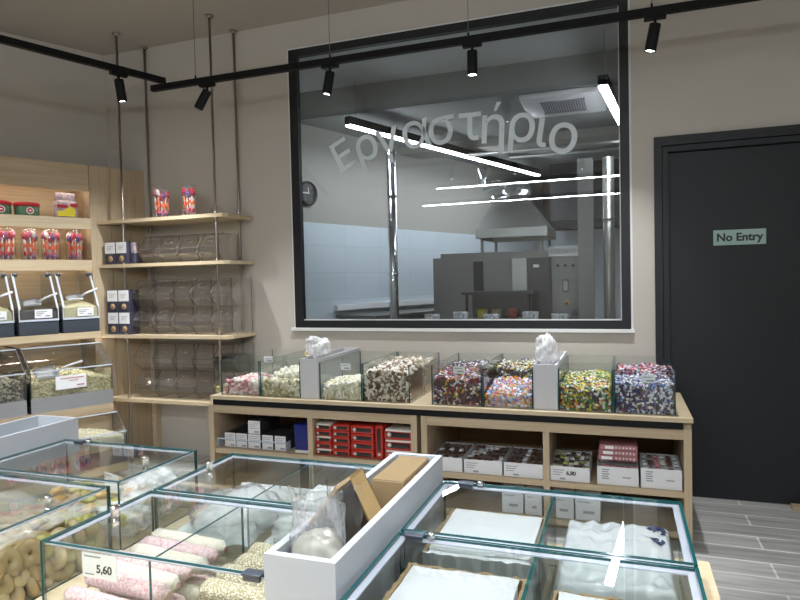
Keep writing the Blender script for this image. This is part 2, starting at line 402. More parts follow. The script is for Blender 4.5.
b = BM(); prism(b, [(.93, D-.06), (1.09, D-.075), (1.09, D-.02), (.93, D-.015)], .001, .028, 'z')
solo('door_wedge', b, 'oak', 'small pale wooden block on the floor against the dark door', 'door wedge')

# ------------------------------------------------------------------ the workshop behind the glass
ak = math.radians(70); KU = Vector((math.cos(ak), math.sin(ak), 0)); KN = Vector((KU.y, -KU.x, 0)); K0 = Vector((-3.21, 6.016, 0)); KR = ak
TK = Matrix.Translation(K0) @ Matrix.Rotation(KR, 4, 'Z')      # local x along that wall, -y into the workshop
def kstruct(name, bm, m):
    o = obj(name, bm, m); o.matrix_basis = TK; o['kind'] = 'structure'; return o
YK = 11.3
b = BM(); box(b, -1.68, 7.2, 0, .1, 2.05, 3.5); kstruct('wall_workshop_left', b, 'kitchen_wall')
b = BM(); box(b, -1.68, 7.2, -.008, .1, 0, 2.05); kstruct('wall_workshop_left_tiled', b, 'kitchen_tiles')
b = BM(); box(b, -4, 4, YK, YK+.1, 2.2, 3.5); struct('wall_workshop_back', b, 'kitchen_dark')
b = BM(); box(b, -4, 4, YK-.01, YK+.1, 0, 2.2); struct('wall_workshop_back_tiled', b, 'kitchen_tiles')
b = BM(); box(b, 2.4, 2.5, Yb, YK, 0, 3.5); struct('wall_workshop_right', b, 'kitchen_wall')
b = BM(); box(b, -4.4, 3, Yb, YK+.1, -.05, 0); struct('floor_workshop', b, 'kitchen_floor')
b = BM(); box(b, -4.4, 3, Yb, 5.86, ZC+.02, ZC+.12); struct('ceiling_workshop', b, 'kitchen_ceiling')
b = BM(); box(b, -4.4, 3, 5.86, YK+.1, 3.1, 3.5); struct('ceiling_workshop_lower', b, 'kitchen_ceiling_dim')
b = BM(); box(b, -4.4, 3, 7.55, 7.95, 3.0, 3.1); struct('beam_workshop', b, 'kitchen_wall')
b = BM(); box(b, -1.0, 2.4, 9.7, YK-.02, 2.25, 3.1); struct('dark_fill_workshop', b, 'kitchen_dark')  # added dark block standing in for the dim far ceiling
# clock on that wall
ck = thing('wall_clock', 'round dark rimmed wall clock half hidden by the window frame', 'clock', K0+KU*(.03)+Vector((0, 0, 2.36)), KR)
R90 = Matrix.Rotation(PI/2, 4, 'X')
b = BM(); lathe(b, [(.0, .0), (.13, .0), (.13, .04), (.108, .045), (.106, .03)], seg=28, T=R90); obj('clock_rim', b, 'black_plastic', ck, local=True)
b = BM(); lathe(b, [(0, .03), (.107, .03)], seg=28, T=R90); obj('clock_face', b, 'steel_dark', ck, local=True)
b = BM(); box(b, -.08, .01, -.038, -.034, -.006, .006); box(b, -.006, .006, -.038, -.034, -.01, .06); obj('clock_hands', b, 'white_plastic', ck, local=True)
# wall ledge and bench
b = BM(); box(b, .40, 3.6, -.06, -.008, 1.07, 1.135); o = obj('cable_trunking', b, 'white_plastic'); o.matrix_basis = TK
tag(o, 'long pale socket ledge on the tiled workshop wall', 'trunking')
bn = thing('work_bench', 'steel work bench along the tiled workshop wall', 'bench', K0+KU*.42, KR)
b = BM(); box(b, 0, 3.1, -.62, -.01, .98, 1.02); obj('bench_top', b, 'steel_dark', bn, local=True)
b = BM(); box(b, .03, 3.07, -.58, -.03, .30, .34); obj('lower_shelf', b, 'steel_dark', bn, local=True)
for x in (.03, 3.0):
    for y in (-.59, -.08):
        b = BM(); box(b, x, x+.04, y, y+.04, 0, .98); obj('leg', b, 'steel_dark', bn, local=True)
# chrome chimney duct
dt = thing('flue_duct', 'tall shiny chrome duct standing in the left of the workshop', 'duct', (-2.20, 6.0, 0))
b = BM(); lathe(b, [(.047, .0), (.047, 2.72)], (-2.20, 6.0, 0), 18); obj('duct_pipe', b, 'foil', dt)
for z in (.7, 1.45, 2.25):
    b = BM(); lathe(b, [(.047, z), (.054, z), (.054, z+.025), (.047, z+.025)], (-2.20, 6.0, 0), 18); obj('duct_collar', b, 'chrome', dt)
b = BM(); box(b, -.372, -.235, 6.0, 6.14, 0, 2.48); solo('steel_column', b, 'steel_dark', 'square brushed steel column at the right of the oven', 'column')
b = BM(); lathe(b, [(.05, 0), (.05, 2.48)], (-.10, 6.05, 0), 18); lathe(b, [(.05, 1.9), (.056, 1.9), (.056, 1.93), (.05, 1.93)], (-.10, 6.05, 0), 18)
solo('steam_pipe', b, 'steel', 'round steel pipe beside the square steel column', 'pipe')
for k, (yy, lab) in enumerate(((6.9, 'nearer'), (7.25, 'farther'))):
    b = BM(); tube(b, [(-1.6+.4*k, yy, 2.78), (2.3, yy, 2.78)], .022, 8); solo('ceiling_pipe', b, 'steel', f'{lab} thin steel pipe running level under the workshop ceiling', 'pipe')
# oven
ov = thing('oven', 'large stainless steel oven standing in the workshop', 'oven', (-1.3, 6.6, 0))
b = BM(); box(b, -1.87, -.67, 6.62, 7.7, .25, 1.675); box(b, -1.24, -.70, 6.60, 6.62, 1.60, 1.615); obj('oven_body', b, 'steel_dark', ov)
b = BM(); box(b, -1.97, -1.87, 6.66, 7.6, .25, 1.63); obj('oven_side_case', b, 'steel_dark', ov)
b = BM(); box(b, -1.08, -.93, 6.585, 6.62, .5, 1.60); obj('oven_panel', b, 'steel', ov)
b = BM(); box(b, -.92, -.68, 6.575, 6.62, .5, 1.60); d2 = obj('oven_door', b, 'black_plastic', ov)
b = BM(); box(b, -.86, -.80, 6.57, 6.576, 1.50, 1.53); obj('sticker', b, 'white_plastic', d2)
b = BM(); box(b, -1.50, -1.40, 6.60, 6.62, .5, 1.58); obj('oven_recess', b, 'black_metal', ov)
for x in (-1.85, -.75):
    for y in (6.68, 7.55):
        b = BM(); box(b, x, x+.06, y, y+.06, 0, .25); obj('leg', b, 'steel_dark', ov)
cb = thing('control_cabinet', 'steel control cabinet with three black knobs beside the oven', 'control cabinet', (-.51, 6.5, 0))
b = BM(); bbox(b, -.665, -.375, 6.45, 7.0, 0.02, 1.605, .008); obj('cabinet_body', b, 'steel_dark', cb)
b = BM(); box(b, -.69, -.385, 6.47, 6.50, 1.605, 1.705)
npl = obj('name_plate', b, 'steel', cb)
b = BM()
for k in range(11): box(b, -.672+k*.026, -.656+k*.026, 6.464, 6.4698, 1.63+.01*(k % 3 == 1), 1.68)
obj('plate_relief', b, 'ink_grey', npl)
for x in (-.60, -.525, -.45):
    b = BM(); lathe(b, [(.016, 0), (.014, .025), (0, .025)], (0, 0, 0), 12, T=Matrix.Translation((x, 6.45, 1.51)) @ R90); obj('knob', b, 'black_plastic', cb)
b = BM(); box(b, -.555, -.495, 6.44, 6.452, 1.24, 1.37); ds = obj('display', b, 'black_plastic', cb)
b = BM(); box(b, -.545, -.505, 6.437, 6.441, 1.255, 1.355); obj('display_screen', b, 'card_white', ds)
b = BM(); lathe(b, [(.026, 0), (.026, .008), (0, .008)], seg=14, T=Matrix.Translation((-.515, 6.45, 1.13)) @ R90); rb = obj('stop_button', b, 'food_yellow', cb)
b = BM(); lathe(b, [(.016, .008), (.016, .025), (0, .028)], seg=14, T=Matrix.Translation((-.515, 6.45, 1.13)) @ R90); obj('button_cap', b, 'wrap_red', rb)
# hood
hd = thing('extractor_hood', 'steel pyramid extractor hood with a duct above the oven', 'extractor hood', (-1.1, 7.0, 1.68))
b = BM(); bx = (-1.47, -.715, 6.6, 7.55)
t0, t1 = (bx[0], bx[1], bx[2], bx[3]), (-1.27, -.98, 6.85, 7.2)
def ring(r, z): return [(r[0], r[2], z), (r[1], r[2], z), (r[1], r[3], z), (r[0], r[3], z)]
rr = [[b.verts.new(p) for p in ring(*q)] for q in ((t0, 1.83), (t0, 1.925), (t1, 2.30))]
for p, q in zip(rr, rr[1:]):
    for k in range(4): b.faces.new([p[k], p[(k+1) % 4], q[(k+1) % 4], q[k]])
b.faces.new(rr[2]); obj('hood_canopy', b, 'steel', hd)
for x in (-1.43, -.80):
    b = BM(); box(b, x, x+.03, 6.66, 6.69, 1.676, 1.83); obj('hood_post', b, 'steel_dark', hd)
    b = BM(); box(b, x, x+.03, 7.46, 7.49, 1.676, 1.83); obj('hood_post', b, 'steel_dark', hd)
b = BM(); tube(b, [(-1.13, 7.0, 2.28), (-1.16, 6.95, 2.40), (-1.30, 6.9, 2.43), (-1.42, 6.88, 2.40), (-1.44, 6.88, 2.48), (-1.44, 6.88, 2.62)], .05, 14); obj('hood_duct', b, 'foil', hd)
b = BM(); lathe(b, [(0, -.09), (.17, -.09), (.17, .09), (0, .09)], (0, 0, 0), 24, T=Matrix.Translation((-1.08, 6.95, 2.28)) @ rot(PI/2, 0, .3)); obj('fan_casing', b, 'foil', hd)
b = BM(); tube(b, [(-1.16, 6.75, 2.26), (-1.32, 6.72, 2.24)], .045, 12); obj('fan_motor', b, 'chrome', hd)
# dough trolley, table with tubs
tr = thing('tray_trolley', 'black tray trolley with colourful pots before the oven', 'trolley', (-1.15, 6.2, 0))
b = BM(); box(b, -1.50, -.80, 6.05, 6.45, 1.235, 1.265); obj('top_tray', b, 'black_plastic', tr)
b = BM(); box(b, -1.44, -.86, 6.30, 6.42, 1.0, 1.234); obj('bin_back', b, 'black_plastic', tr)
b = BM(); box(b, -1.47, -.83, 6.08, 6.42, .98, 1.0); obj('lower_tray', b, 'black_plastic', tr)
for x in (-1.47, -.86):
    for y in (6.08, 6.39):
        b = BM(); box(b, x, x+.025, y, y+.025, 0, 1.235); obj('post', b, 'black_metal', tr)
for k, (x, m, cn) in enumerate(((-1.33, 'pack_yellow', 'yellow'), (-1.02, 'wrap_red', 'red'), (-1.18, 'food_olive', 'olive'))):
    b = BM(); lathe(b, [(.05, 0), (.055, .09), (0, .09)], (x, 6.2, 1.001), 12); solo('food_tub', b, m, f'{cn} tub on the lower tray of the black trolley', 'tub')
kt = thing('steel_table', 'steel table with clear tubs just behind the workshop window', 'table', (-.95, 5.3, 0))
b = BM(); bbox(b, -1.75, -.30, 5.05, 5.55, .93, .97, .006); obj('table_top', b, 'steel', kt)
for x in (-1.72, -.37):
    for y in (5.08, 5.48):
        b = BM(); box(b, x, x+.04, y, y+.04, 0, .93); obj('leg', b, 'steel', kt)
for k, x in enumerate((-1.58, -1.32, -1.05, -.72, -.48)):
    b = BM(); lathe(b, [(.055, .0), (.07, .12+.02*(k % 2)), (.066, .12+.02*(k % 2)), (.052, .006)], (x, 5.28, .9705), 14)
    solo('clear_tub', b, 'film_milky', f'clear plastic tub on the steel table, {ORD[k]} from the left', 'tub', 'tubs on the steel table')
# ceiling cassette
ac = thing('ceiling_cassette', 'square white air conditioning cassette in the workshop ceiling', 'air conditioner', (-.5, 6.2, 3.06))
b = BM(); bbox(b, -.88, -.12, 5.9, 6.66, 3.05, 3.1, .015); obj('cassette_panel', b, 'white_plastic', ac)
b = BM()
for k in range(17): box(b, -.70+k*.024, -.688+k*.024, 6.08, 6.48, 3.04, 3.052)
box(b, -.71, -.30, 6.07, 6.08, 3.04, 3.052); box(b, -.71, -.30, 6.48, 6.49, 3.04, 3.052); obj('cassette_grille', b, 'ink_grey', ac)
# lamps in the workshop
def linear(name, p, q, w, h, label, glow, wires=True, drop=ZC):
    p = Vector(p); q = Vector(q); L = (q-p).length; an = math.atan2(q.y-p.y, q.x-p.x)
    t = thing(name, label, 'lamp', p, an)
    b = BM(); box(b, 0, L, -w/2, w/2, .012, h); obj('lamp_housing', b, 'black_metal', t, local=True)
    b = BM(); box(b, .01, L-.01, -w/2+.004, w/2-.004, 0, .0118); obj('lamp_diffuser', b, glow, t, local=True)
    if wires:
        for s in (.12, L-.12):
            b = BM(); tube(b, [(s, 0, h-.005), (s, 0, (drop if drop == ZC else 3.378 if p.y+s*math.sin(an) < 5.86 else 3.098)-p.z)], .0022, 6); obj('suspension_wire', b, 'steel_dark', t, local=True)
linear('linear_lamp', (-2.45, 5.5, 2.885), (-1.13, 9.38, 2.885), .07, .09, 'long slanting black linear lamp hanging in the workshop behind the lettering', 'kitchen_glow', True, 3.098)
linear('linear_lamp', (-.12, 5.2, 2.885), (.07, 7.0, 2.885), .075, .09, 'bright linear lamp in the workshop at the window edge by the ceiling cassette', 'kitchen_glow', True, 3.1)

# ------------------------------------------------------------------ shop lighting
linear('linear_lamp', (-2.5, -.26, 2.7), (1.2, -.26, 2.7), .05, .07, 'long level linear lamp over the shop, mirrored uppermost in the window', 'lamp_glow')
linear('linear_lamp', (-3.3, -2.15, 2.7), (1.6, -2.15, 2.7), .05, .07, 'long level linear lamp deeper in the shop, mirrored lower in the window', 'lamp_glow')
YT, ZT = 3.635, 2.80
tk = thing('ceiling_track', 'long black light track hanging before the back wall', 'light track', (-1, YT, ZT))
b = BM(); box(b, -3.13, 2.6, YT-.018, YT+.018, ZT-.02, ZT+.02); obj('track_rail', b, 'black_metal', tk)
for x in (-2.757, -1.73, -.83, .17, 1.6):
    b = BM(); tube(b, [(x, YT, ZT+.015), (x, YT, ZC)], .0022, 6); obj('suspension_wire', b, 'steel_dark', tk)
    b = BM(); lathe(b, [(.006, 0), (.006, .025), (0, .03)], (x, YT, ZT+.018), 8); obj('wire_clip', b, 'black_metal', tk)
p0 = Vector((-2.99, 3.60, 2.826)); p1 = p0-Vector((.327, .945, 0))*4.6
an = math.atan2(p0.y-p1.y, p0.x-p1.x); Lk = (p0-p1).length
t2 = thing('ceiling_track', 'black light track running along the left wall to the corner', 'light track', p1, an)
b = BM(); box(b, 0, Lk, -.018, .018, -.02, .02); obj('track_rail', b, 'black_metal', t2, local=True)
for s in (1.2, 3.4):
    b = BM(); tube(b, [(s, 0, .015), (s, 0, ZC-p1.z)], .0022, 6); obj('suspension_wire', b, 'steel_dark', t2, local=True)
def spot(loc, d, label, ang=0, power=60, size=75):
    loc = Vector(loc); d = Vector(d).normalized()
    t = thing('track_spotlight', label, 'spotlight', loc, ang, 'black spotlights on the ceiling tracks')
    rq = Vector((0, 0, -1)).rotation_difference(Matrix.Rotation(-ang, 3, 'Z') @ d).to_matrix().to_4x4()
    b = BM(); box(b, -.055, .055, -.019, .019, -.042, -.0205); obj('track_adapter', b, 'black_metal', t, local=True)
    b = BM(); tube(b, [(0, 0, -.042), (0, 0, -.072)], .008, 8); obj('swivel', b, 'black_metal', t, local=True)
    Th = Matrix.Translation((0, 0, -.072)) @ rq
    b = BM(); lathe(b, [(0, .006), (.028, .006), (.030, 0), (.030, -.135), (.026, -.137), (.025, -.128), (0, -.128)], seg=20, T=Th); obj('lamp_head', b, 'black_metal', t, local=True)
    b = BM(); lathe(b, [(0, -.1305), (.0245, -.1305)], seg=20, T=Th); obj('lamp_lens', b, 'spot_glow', t, local=True)
    li = bpy.data.lights.new('spot_beam', 'SPOT'); li.energy = power; li.spot_size = math.radians(size); li.spot_blend = 1; li.color = (.96, .985, 1); li.shadow_soft_size = .025
    lo = bpy.data.objects.new('spot_beam', li); C.objects.link(lo); lo.parent = t
    lo.matrix_basis = Th @ Matrix.Translation((0, 0, -.137))
SP = 105
spot((-2.664, YT, ZT), (-.62, -.10, -1), 'spotlight tilted sideways at the left end of the back track', 0, SP, 84)
spot((-1.731, YT, ZT), (-.20, -.02, -1), 'spotlight hanging before the upper left window corner', 0, SP, 84)
spot((-.809, YT, ZT), (.0, -.02, -1), 'spotlight hanging straight before the middle of the window', 0, SP, 84)
spot((.186, YT, ZT), (-.20, .05, -1), 'spotlight hanging right of the window above the dark door', 0, SP, 84)
pp = p1+(p0-p1).normalized()*(Lk-.33)
spot(pp, (.04, .14, -1), 'spotlight on the left track near the corner poles', an, SP*1.1, 84)
for k, dd in enumerate((1.35, 2.4)):  # extra unseen spots, added to brighten the shelving unit
    spot(p1+(p0-p1).normalized()*(Lk-dd), (-.55, .25, -1), f'added spotlight on the left track turned to the shelving unit, {ORD[k]} behind the corner one', an, 75, 90)

tk = thing('ceiling_track', 'added black light track over the glass islands', 'light track', (-.6, 1.15, ZT))  # track and its spots are added to brighten the island tops
b = BM(); box(b, -2.6, 1.4, 1.132, 1.168, ZT-.02, ZT+.02); obj('track_rail', b, 'black_metal', tk)
for x in (-2.3, 1.1):
    b = BM(); tube(b, [(x, 1.15, ZT+.015), (x, 1.15, ZC)], .0022, 6); obj('suspension_wire', b, 'steel_dark', tk)
for k, x in enumerate((-1.9, -1.15, -.40, .35)):
    spot((x, 1.15, ZT), (.0, .06, -1), f'added spotlight over the glass islands, {ORD[k]} from the left', 0, 92, 95)
# ------------------------------------------------------------------ left shelving unit (local x along the unit, -y out into the shop)
E0 = Vector((-3.924, 3.815, 0)); UR = a65
TU = Matrix.Translation(E0) @ Matrix.Rotation(UR, 4, 'Z')
def W(s, o, z): return TU @ Vector((s, -o, z))
S0 = -1.72
un = thing('shelving_unit', 'tall oak shelving unit along the left wall', 'shelving unit', E0, UR)
DP = .345
b = BM(); box(b, S0, -.005, -0, .025, 2.15, 2.355); obj('header_board', b, 'oak', un, local=True)
b = BM(); box(b, S0, 0, .025, DP, 2.335, 2.355); obj('top_board', b, 'oak', un, local=True)
b = BM(); box(b, S0, 0, DP-.02, DP, 0, 2.335); obj('back_board', b, 'oak', un, local=True)
b = BM(); box(b, 0, .02, 0.001, DP, 0, 2.35); obj('side_panel', b, 'oak_upright', un, local=True)
b = BM(); box(b, S0-.02, S0, 0, DP, 0, 2.35); obj('side_panel', b, 'oak_upright', un, local=True)
for z0, z1, o in ((1.853, 1.939, 0), (1.532, 1.612, 0), (1.008, 1.058, .125), (.465, .525, .33), (.06, .12, .56)):
    b = BM(); box(b, S0, -.001, -o, -o+.022, z0, z1); box(b, S0, -.001, -o+.022, DP-.02, z1-.022, z1); obj('shelf', b, 'oak_pale' if z0 > .9 else 'oak', un, local=True)
b = BM(); box(b, S0, 0, -.30, DP-.02, .12, .465); obj('base_box', b, 'oak', un, local=True)
for z, o in ((2.19, .028), (1.890, .024), (1.565, .024), (1.034, -.10), (.50, -.30)):
    b = BM(); box(b, S0+.03, -.03, o, o+(.014 if z > 1.2 else .034), z-.006, z); obj('led_strip', b, 'led_glow', un, local=True)
# filler panels to the corner
fp = thing('corner_panelling', 'two flush tall oak panels between the unit and the corner', 'panelling', E0, UR)
b = BM(); box(b, .0205, .154, 0, .022, 0, 2.352); obj('panel_board', b, 'oak_upright', fp, local=True)
b = BM(); box(b, .157, .435, 0, .022, 0, 2.352); obj('panel_board', b, 'oak_upright', fp, local=True)
b = BM(); box(b, -3.69, -3.65, 4.15, 4.207, 0, .49); solo('corner_batten', b, 'oak_pale', 'short upright oak batten at the back wall under the lowest pole shelf', 'batten')

def lolly_bunch(loc, h, label, group, seed, proto=[]):
    if proto:
        return dup(proto[0], loc, seed*1.3, label, group)
    t = thing('lollipop_bundle', label, 'lollipop bundle', loc, 0, group)
    rnd = random.Random(3)
    r0 = .045
    for k in range(19):
        a = 2.39996*k; r = r0*math.sqrt((k+.5)/19)
        x, y = r*math.cos(a)*1.25, r*math.sin(a)
        b = BM(); zt = h*.62+rnd.uniform(-.02, .02)
        tube(b, [(x*.8, y*.8, 0.0), (x, y, zt)], .0042, 6)
        o1 = obj('lolly_stick', b, 'lolly_white' if k % 3 else 'lolly_orange', t, local=True)
        b = BM(); m = ('lolly_red', 'lolly_violet', 'lolly_red', 'lolly_pink', 'lolly_red', 'lolly_white', 'lolly_violet')[k % 7]
        blob(b, (x, y, zt+.03), (.017, .017, .032), rot(rnd.uniform(-.3, .3), rnd.uniform(-.3, .3), 0), 0, 1)
        obj('lolly_head', b, m, o1, local=True)
        b = BM(); blob(b, (x*.8, y*.8, .028+.01*(k % 3)), (.012, .012, .024), None, 0, 1)
        obj('lolly_foot', b, ('lolly_red', 'lolly_violet', 'lolly_pink')[(k+1) % 3], o1, local=True)
        b = BM(); blob(b, (x*.9, y*.9, h*.36+.012*(k % 3)), (.009, .009, .022), None, 0, 1)
        obj('lolly_band', b, 'lolly_orange', o1, local=True)
    b = BM(); lathe(b, [(.055, 0), (.058, h*.7), (.052, h*.95), (.046, h)], seg=18, T=Matrix.Diagonal((1.18, 1, 1, 1))); obj('bundle_wrapper', b, 'film_clear', t, local=True)
    proto.append(t)
    return t
LG = 'lollipop bundles on the shelves'
for k, s in enumerate((-.10, -.267, -.413, -.57, -.73, -.90, -1.08)):
    lolly_bunch(W(s, -.085, 1.6125), .235, f'wrapped bundle of red and white lollipops, {ORD[k]} from the right on the left unit', LG, k)
lolly_bunch((-3.35, 3.95, 1.9205), .24, 'left of two lollipop bundles standing on the top pole shelf', LG, 1)
lolly_bunch((-3.09, 3.95, 1.9205), .24, 'right of two lollipop bundles standing on the top pole shelf', LG, 4)
# tins
def tin(s, z, label):
    t = thing('sweets_tin', label, 'tin', W(s, -.09, z), UR)
    b = BM(); lathe(b, [(.0, 0), (.080, 0), (.083, .005), (.083, .07), (0, .07)], seg=26); obj('tin_body', b, 'tin_green', t, local=True)
    b = BM(); lathe(b, [(.083, .0702), (.087, .072), (.087, .096), (.08, .10), (0, .10)], seg=26); obj('tin_lid', b, 'tin_red', t, local=True)
    b = BM()
    for x in (0,):
        lathe(b, [(0, 0), (.026, 0), (.026, .002), (0, .002)], seg=16, mi=0, T=Matrix.Translation((x, -.0832, .036)) @ R90)
        lathe(b, [(0, .0022), (.019, .0022), (.019, .003), (0, .003)], seg=16, mi=1, T=Matrix.Translation((x, -.0832, .036)) @ R90)
        box(b, x-.008, x+.008, -.0875, -.0862, .031, .041, 0)
    obj('tin_badge', b, ['white_print', 'tin_red'], t, local=True)
tin(-.420, 1.9395, 'green tin with a red lid next to the bag of sweets'); tin(-.605, 1.9395, 'green tin with a red lid at the left picture edge'); tin(-.79, 1.9395, 'green tin with a red lid beyond the left picture edge')
sb = thing('sweets_bag', 'clear bag of mixed sweets with a yellow label beside the tins', 'bag', W(-.15, -.09, 1.9395), UR)
b = BM(); bbox(b, -.078, .078, -.04, .04, 0, .135, .02, 0, 3)
for v in b.verts: v.co += Vector((noise.noise(v.co*30)*.006, noise.noise(v.co*30+Vector((5, 0, 0)))*.006, 0))
obj('bag_body', b, 'pack_mixed', sb, local=True)
b = BM(); bbox(b, -.07, .07, -.02, .02, .125, .195, .008, 0, 2)
for v in b.verts: v.co += Vector((noise.noise(v.co*25)*.01, noise.noise(v.co*25+Vector((5, 0, 0)))*.012, 0))
obj('bag_top', b, 'pack_mixed', sb, local=True)
b = BM(); prism(b, [(-.07, .012), (.05, .012), (.055, .07), (.02, .09), (-.04, .05), (-.07, .05)], -.0475, -.044, 'y'); obj('bag_label', b, 'pack_yellow', sb, local=True)
b = BM(); box(b, -.075, .0, -.046, -.0435, .075, .10); box(b, .02, .075, -.046, -.0435, .085, .112); obj('bag_stripe', b, 'lolly_red', sb, local=True)

# scoop bins of the left unit
def scoop_bm(L=.2, w=.03):
    b = BM()
    n = 8
    rows = []
    for i in range(6):
        t = i/5; x = -L*.45*t
        r = w*(1.0-.25*t)
        rows.append([b.verts.new((x, r*math.cos(PI+PI*k/n)*1.0, r*.9*math.sin(PI+PI*k/n)+.012*t)) for k in range(n+1)])
    for p, q in zip(rows, rows[1:]):
        for k in range(n): f = b.faces.new([p[k], p[k+1], q[k+1], q[k]]); f.smooth = True
    b.faces.new(rows[0])
    ext = bmesh.ops.solidify(b, geom=b.faces[:], thickness=.003)
    tube(b, [(0, 0, -w*.3), (L*.2, 0, .012), (L*.55, 0, .03)], [.009, .008, .009], 8)
    return b
def heap_bm(x0, x1, y0, y1, zf, z0, n=14, amp=.006, seed=0, mi=0):
    """lumpy heap: a height field over a rectangle closed down to z0"""
    b = BM(); g = []
    for j in range(n+1):
        row = []
        for i in range(n+1):
            u, v = i/n, j/n; x, y = x0+(x1-x0)*u, y0+(y1-y0)*v
            row.append(b.verts.new((x, y, max(z0+.002, zf(u, v)+amp*noise.noise(Vector((x*28+seed, y*28, seed)))))))
        g.append(row)
    for j in range(n):
        for i in range(n): f = b.faces.new([g[j][i], g[j][i+1], g[j+1][i+1], g[j+1][i]]); f.smooth = True
    rim = [g[0][i] for i in range(n+1)]+[g[j][n] for j in range(1, n+1)]+[g[n][i] for i in range(n-1, -1, -1)]+[g[j][0] for j in range(n-1, 0, -1)]
    lo = [b.verts.new((v.co.x, v.co.y, z0)) for v in rim]
    for k in range(len(rim)): b.faces.new([rim[k], lo[k], lo[(k+1) % len(rim)], rim[(k+1) % len(rim)]])
    b.faces.new(lo)
    for f in b.faces: f.material_index = mi
    return b

def powder_bin(s0, s1, m, label, mound, cn, lab2):
    t = thing('scoop_bin', label, 'scoop bin', W((s0+s1)/2, 0, 1.0585), UR)
    h = (s1-s0)/2; z = 1.0585; Z = lambda a: a-z
    b = BM(); bbox(b, -h, h, -.12, .30, 0, Z(1.165), .006); obj('bin_base', b, 'navy_plastic', t, local=True)
    b = BM(); box(b, -h, h, -.127, -.119, Z(1.160), Z(1.174)); obj('base_rim', b, 'acrylic_edge_bright', t, local=True)
    prof = [(-.122, Z(1.168)), (-.122, Z(1.255)), (.035, Z(1.51)), (.30, Z(1.51)), (.30, Z(1.168))]
    for sx in (-h, h-.006):
        b = BM(); prism(b, prof, sx, sx+.006, 'x')
        b.faces.ensure_lookup_table()
        for f in b.faces[2:]: f.material_index = 1
        obj('side_pane', b, ['acrylic_white', 'acrylic_edge_bright'], t, local=True)
    b = BM(); box(b, -h+.006, h-.006, -.122, -.117, Z(1.168), Z(1.25)); obj('front_pane', b, 'acrylic_white', t, local=True)
    b = BM(); poly(b, [(-h+.006, -.122, Z(1.255)), (h-.006, -.122, Z(1.255)), (h-.006, .035, Z(1.51)), (-h+.006, .035, Z(1.51))])
    bmesh.ops.solidify(b, geom=b.faces[:], thickness=.004); ld = obj('bin_lid', b, 'acrylic_white', t, local=True)
    for sx in (-h+.002, h-.014):
        b = BM(); prism(b, [(-.128, Z(1.25)), (-.120, Z(1.25)), (.037, Z(1.505)), (.029, Z(1.51))], sx, sx+.012, 'x'); obj('lid_edge', b, 'acrylic_edge_bright', ld, local=True)
    b = BM(); lathe(b, [(0, -.016), (.016, -.016), (.016, .016), (0, .016)], seg=12, T=Matrix.Translation((-h+.02, .03, Z(1.50))) @ rot(0, PI/2, 0)); obj('lid_hinge', b, 'navy_plastic', ld, local=True)
    b = BM(); lathe(b, [(0, -.016), (.016, -.016), (.016, .016), (0, .016)], seg=12, T=Matrix.Translation((h-.02, .03, Z(1.50))) @ rot(0, PI/2, 0)); obj('lid_hinge', b, 'navy_plastic', ld, local=True)
    b = BM(); box(b, -.03, .085, -.131, -.1285, Z(1.183), Z(1.245)); cd = obj('price_card', b, 'paper', t, local=True)
    b = BM()
    for k in range(3): box(b, -.02, .05-.02*k, -.1322, -.1312, Z(1.226-.013*k), Z(1.231-.013*k))
    box(b, .04, .072, -.1322, -.1312, Z(1.194), Z(1.202)); obj('card_print', b, 'ink_grey', cd, local=True)
    # contents and scoop
    hb = heap_bm(-h+.012, h-.012, -.113, .285, lambda u, v: Z(mound[0])+mound[1]*math.sin(PI*min(1, .15+v*.8))*(.6+.4*math.sin(PI*u)), Z(1.1655), 22, .004, s0)
    o = obj('t', hb, m); o.name = 'loose_powder'; o.matrix_basis = t.matrix_basis.copy(); tag(o, lab2, 'powder', None, 'stuff')
    sc = obj('scoop', scoop_bm(.24, .042), 'white_plastic'); sc.matrix_basis = t.matrix_basis @ Matrix.Translation((.02, -.055, Z(mound[0])+mound[1]*.75+.055)) @ rot(.5, -.18, .15)
    tag(sc, cn, 'scoop')
powder_bin(-.265, -.004, 'food_flour', 'clear fronted scoop bin of yellow meal nearest the corner', (1.22, .085), 'white scoop lying in the yellow meal nearest the corner', 'pale yellow meal heaped in the bin nearest the corner')
powder_bin(-.555, -.293, 'food_cocoa', 'clear fronted scoop bin of dark grey seeds beside the yellow meal', (1.21, .06), 'white scoop lying on the dark grey seeds', 'dark grey seeds filling the middle upper bin')
powder_bin(-.846, -.584, 'food_grain', 'clear fronted scoop bin of pale grain cut by the left picture edge', (1.21, .085), 'white scoop lying on the pale grain at the left picture edge', 'pale grain heaped in the upper bin at the left edge')

def seeds_mesh(x0, x1, y0, y1, zf, z0, r, mats, n, seed, front=True, base='food_olive'):
    """heap with a skin of single kernels over it, as one mesh"""
    rnd = random.Random(seed)
    bm = heap_bm(x0, x1, y0, y1, lambda u, v: zf(u, v)-r[2], z0, 16, .004, seed)
    b0 = BM(); bmesh.ops.create_icosphere(b0, subdivisions=1, radius=1)
    vs = [v.co.copy() for v in b0.verts]; fs = [[v.index for v in f.verts] for f in b0.faces]; b0.free()
    for k in range(n):
        u = rnd.random()
        if front and rnd.random() < .55:
            v = 0; z = z0+(zf(u, 0)-z0)*rnd.random(); p = Vector((x0+(x1-x0)*u, y0-.001, z))
        else:
            v = rnd.random()**1.5; p = Vector((x0+(x1-x0)*u, y0+(y1-y0)*v, zf(u, v)))
        T = rot(rnd.uniform(0, 6), rnd.uniform(0, 6), rnd.uniform(0, 6)).to_3x3()
        nv = [bm.verts.new(T @ Vector((c.x*r[0], c.y*r[1], c.z*r[2]))+p) for c in vs]; mi = 1+rnd.randrange(len(mats))
        for f in fs:
            g = bm.faces.new([nv[i] for i in f]); g.material_index = mi; g.smooth = True
    return bm, [base]+mats
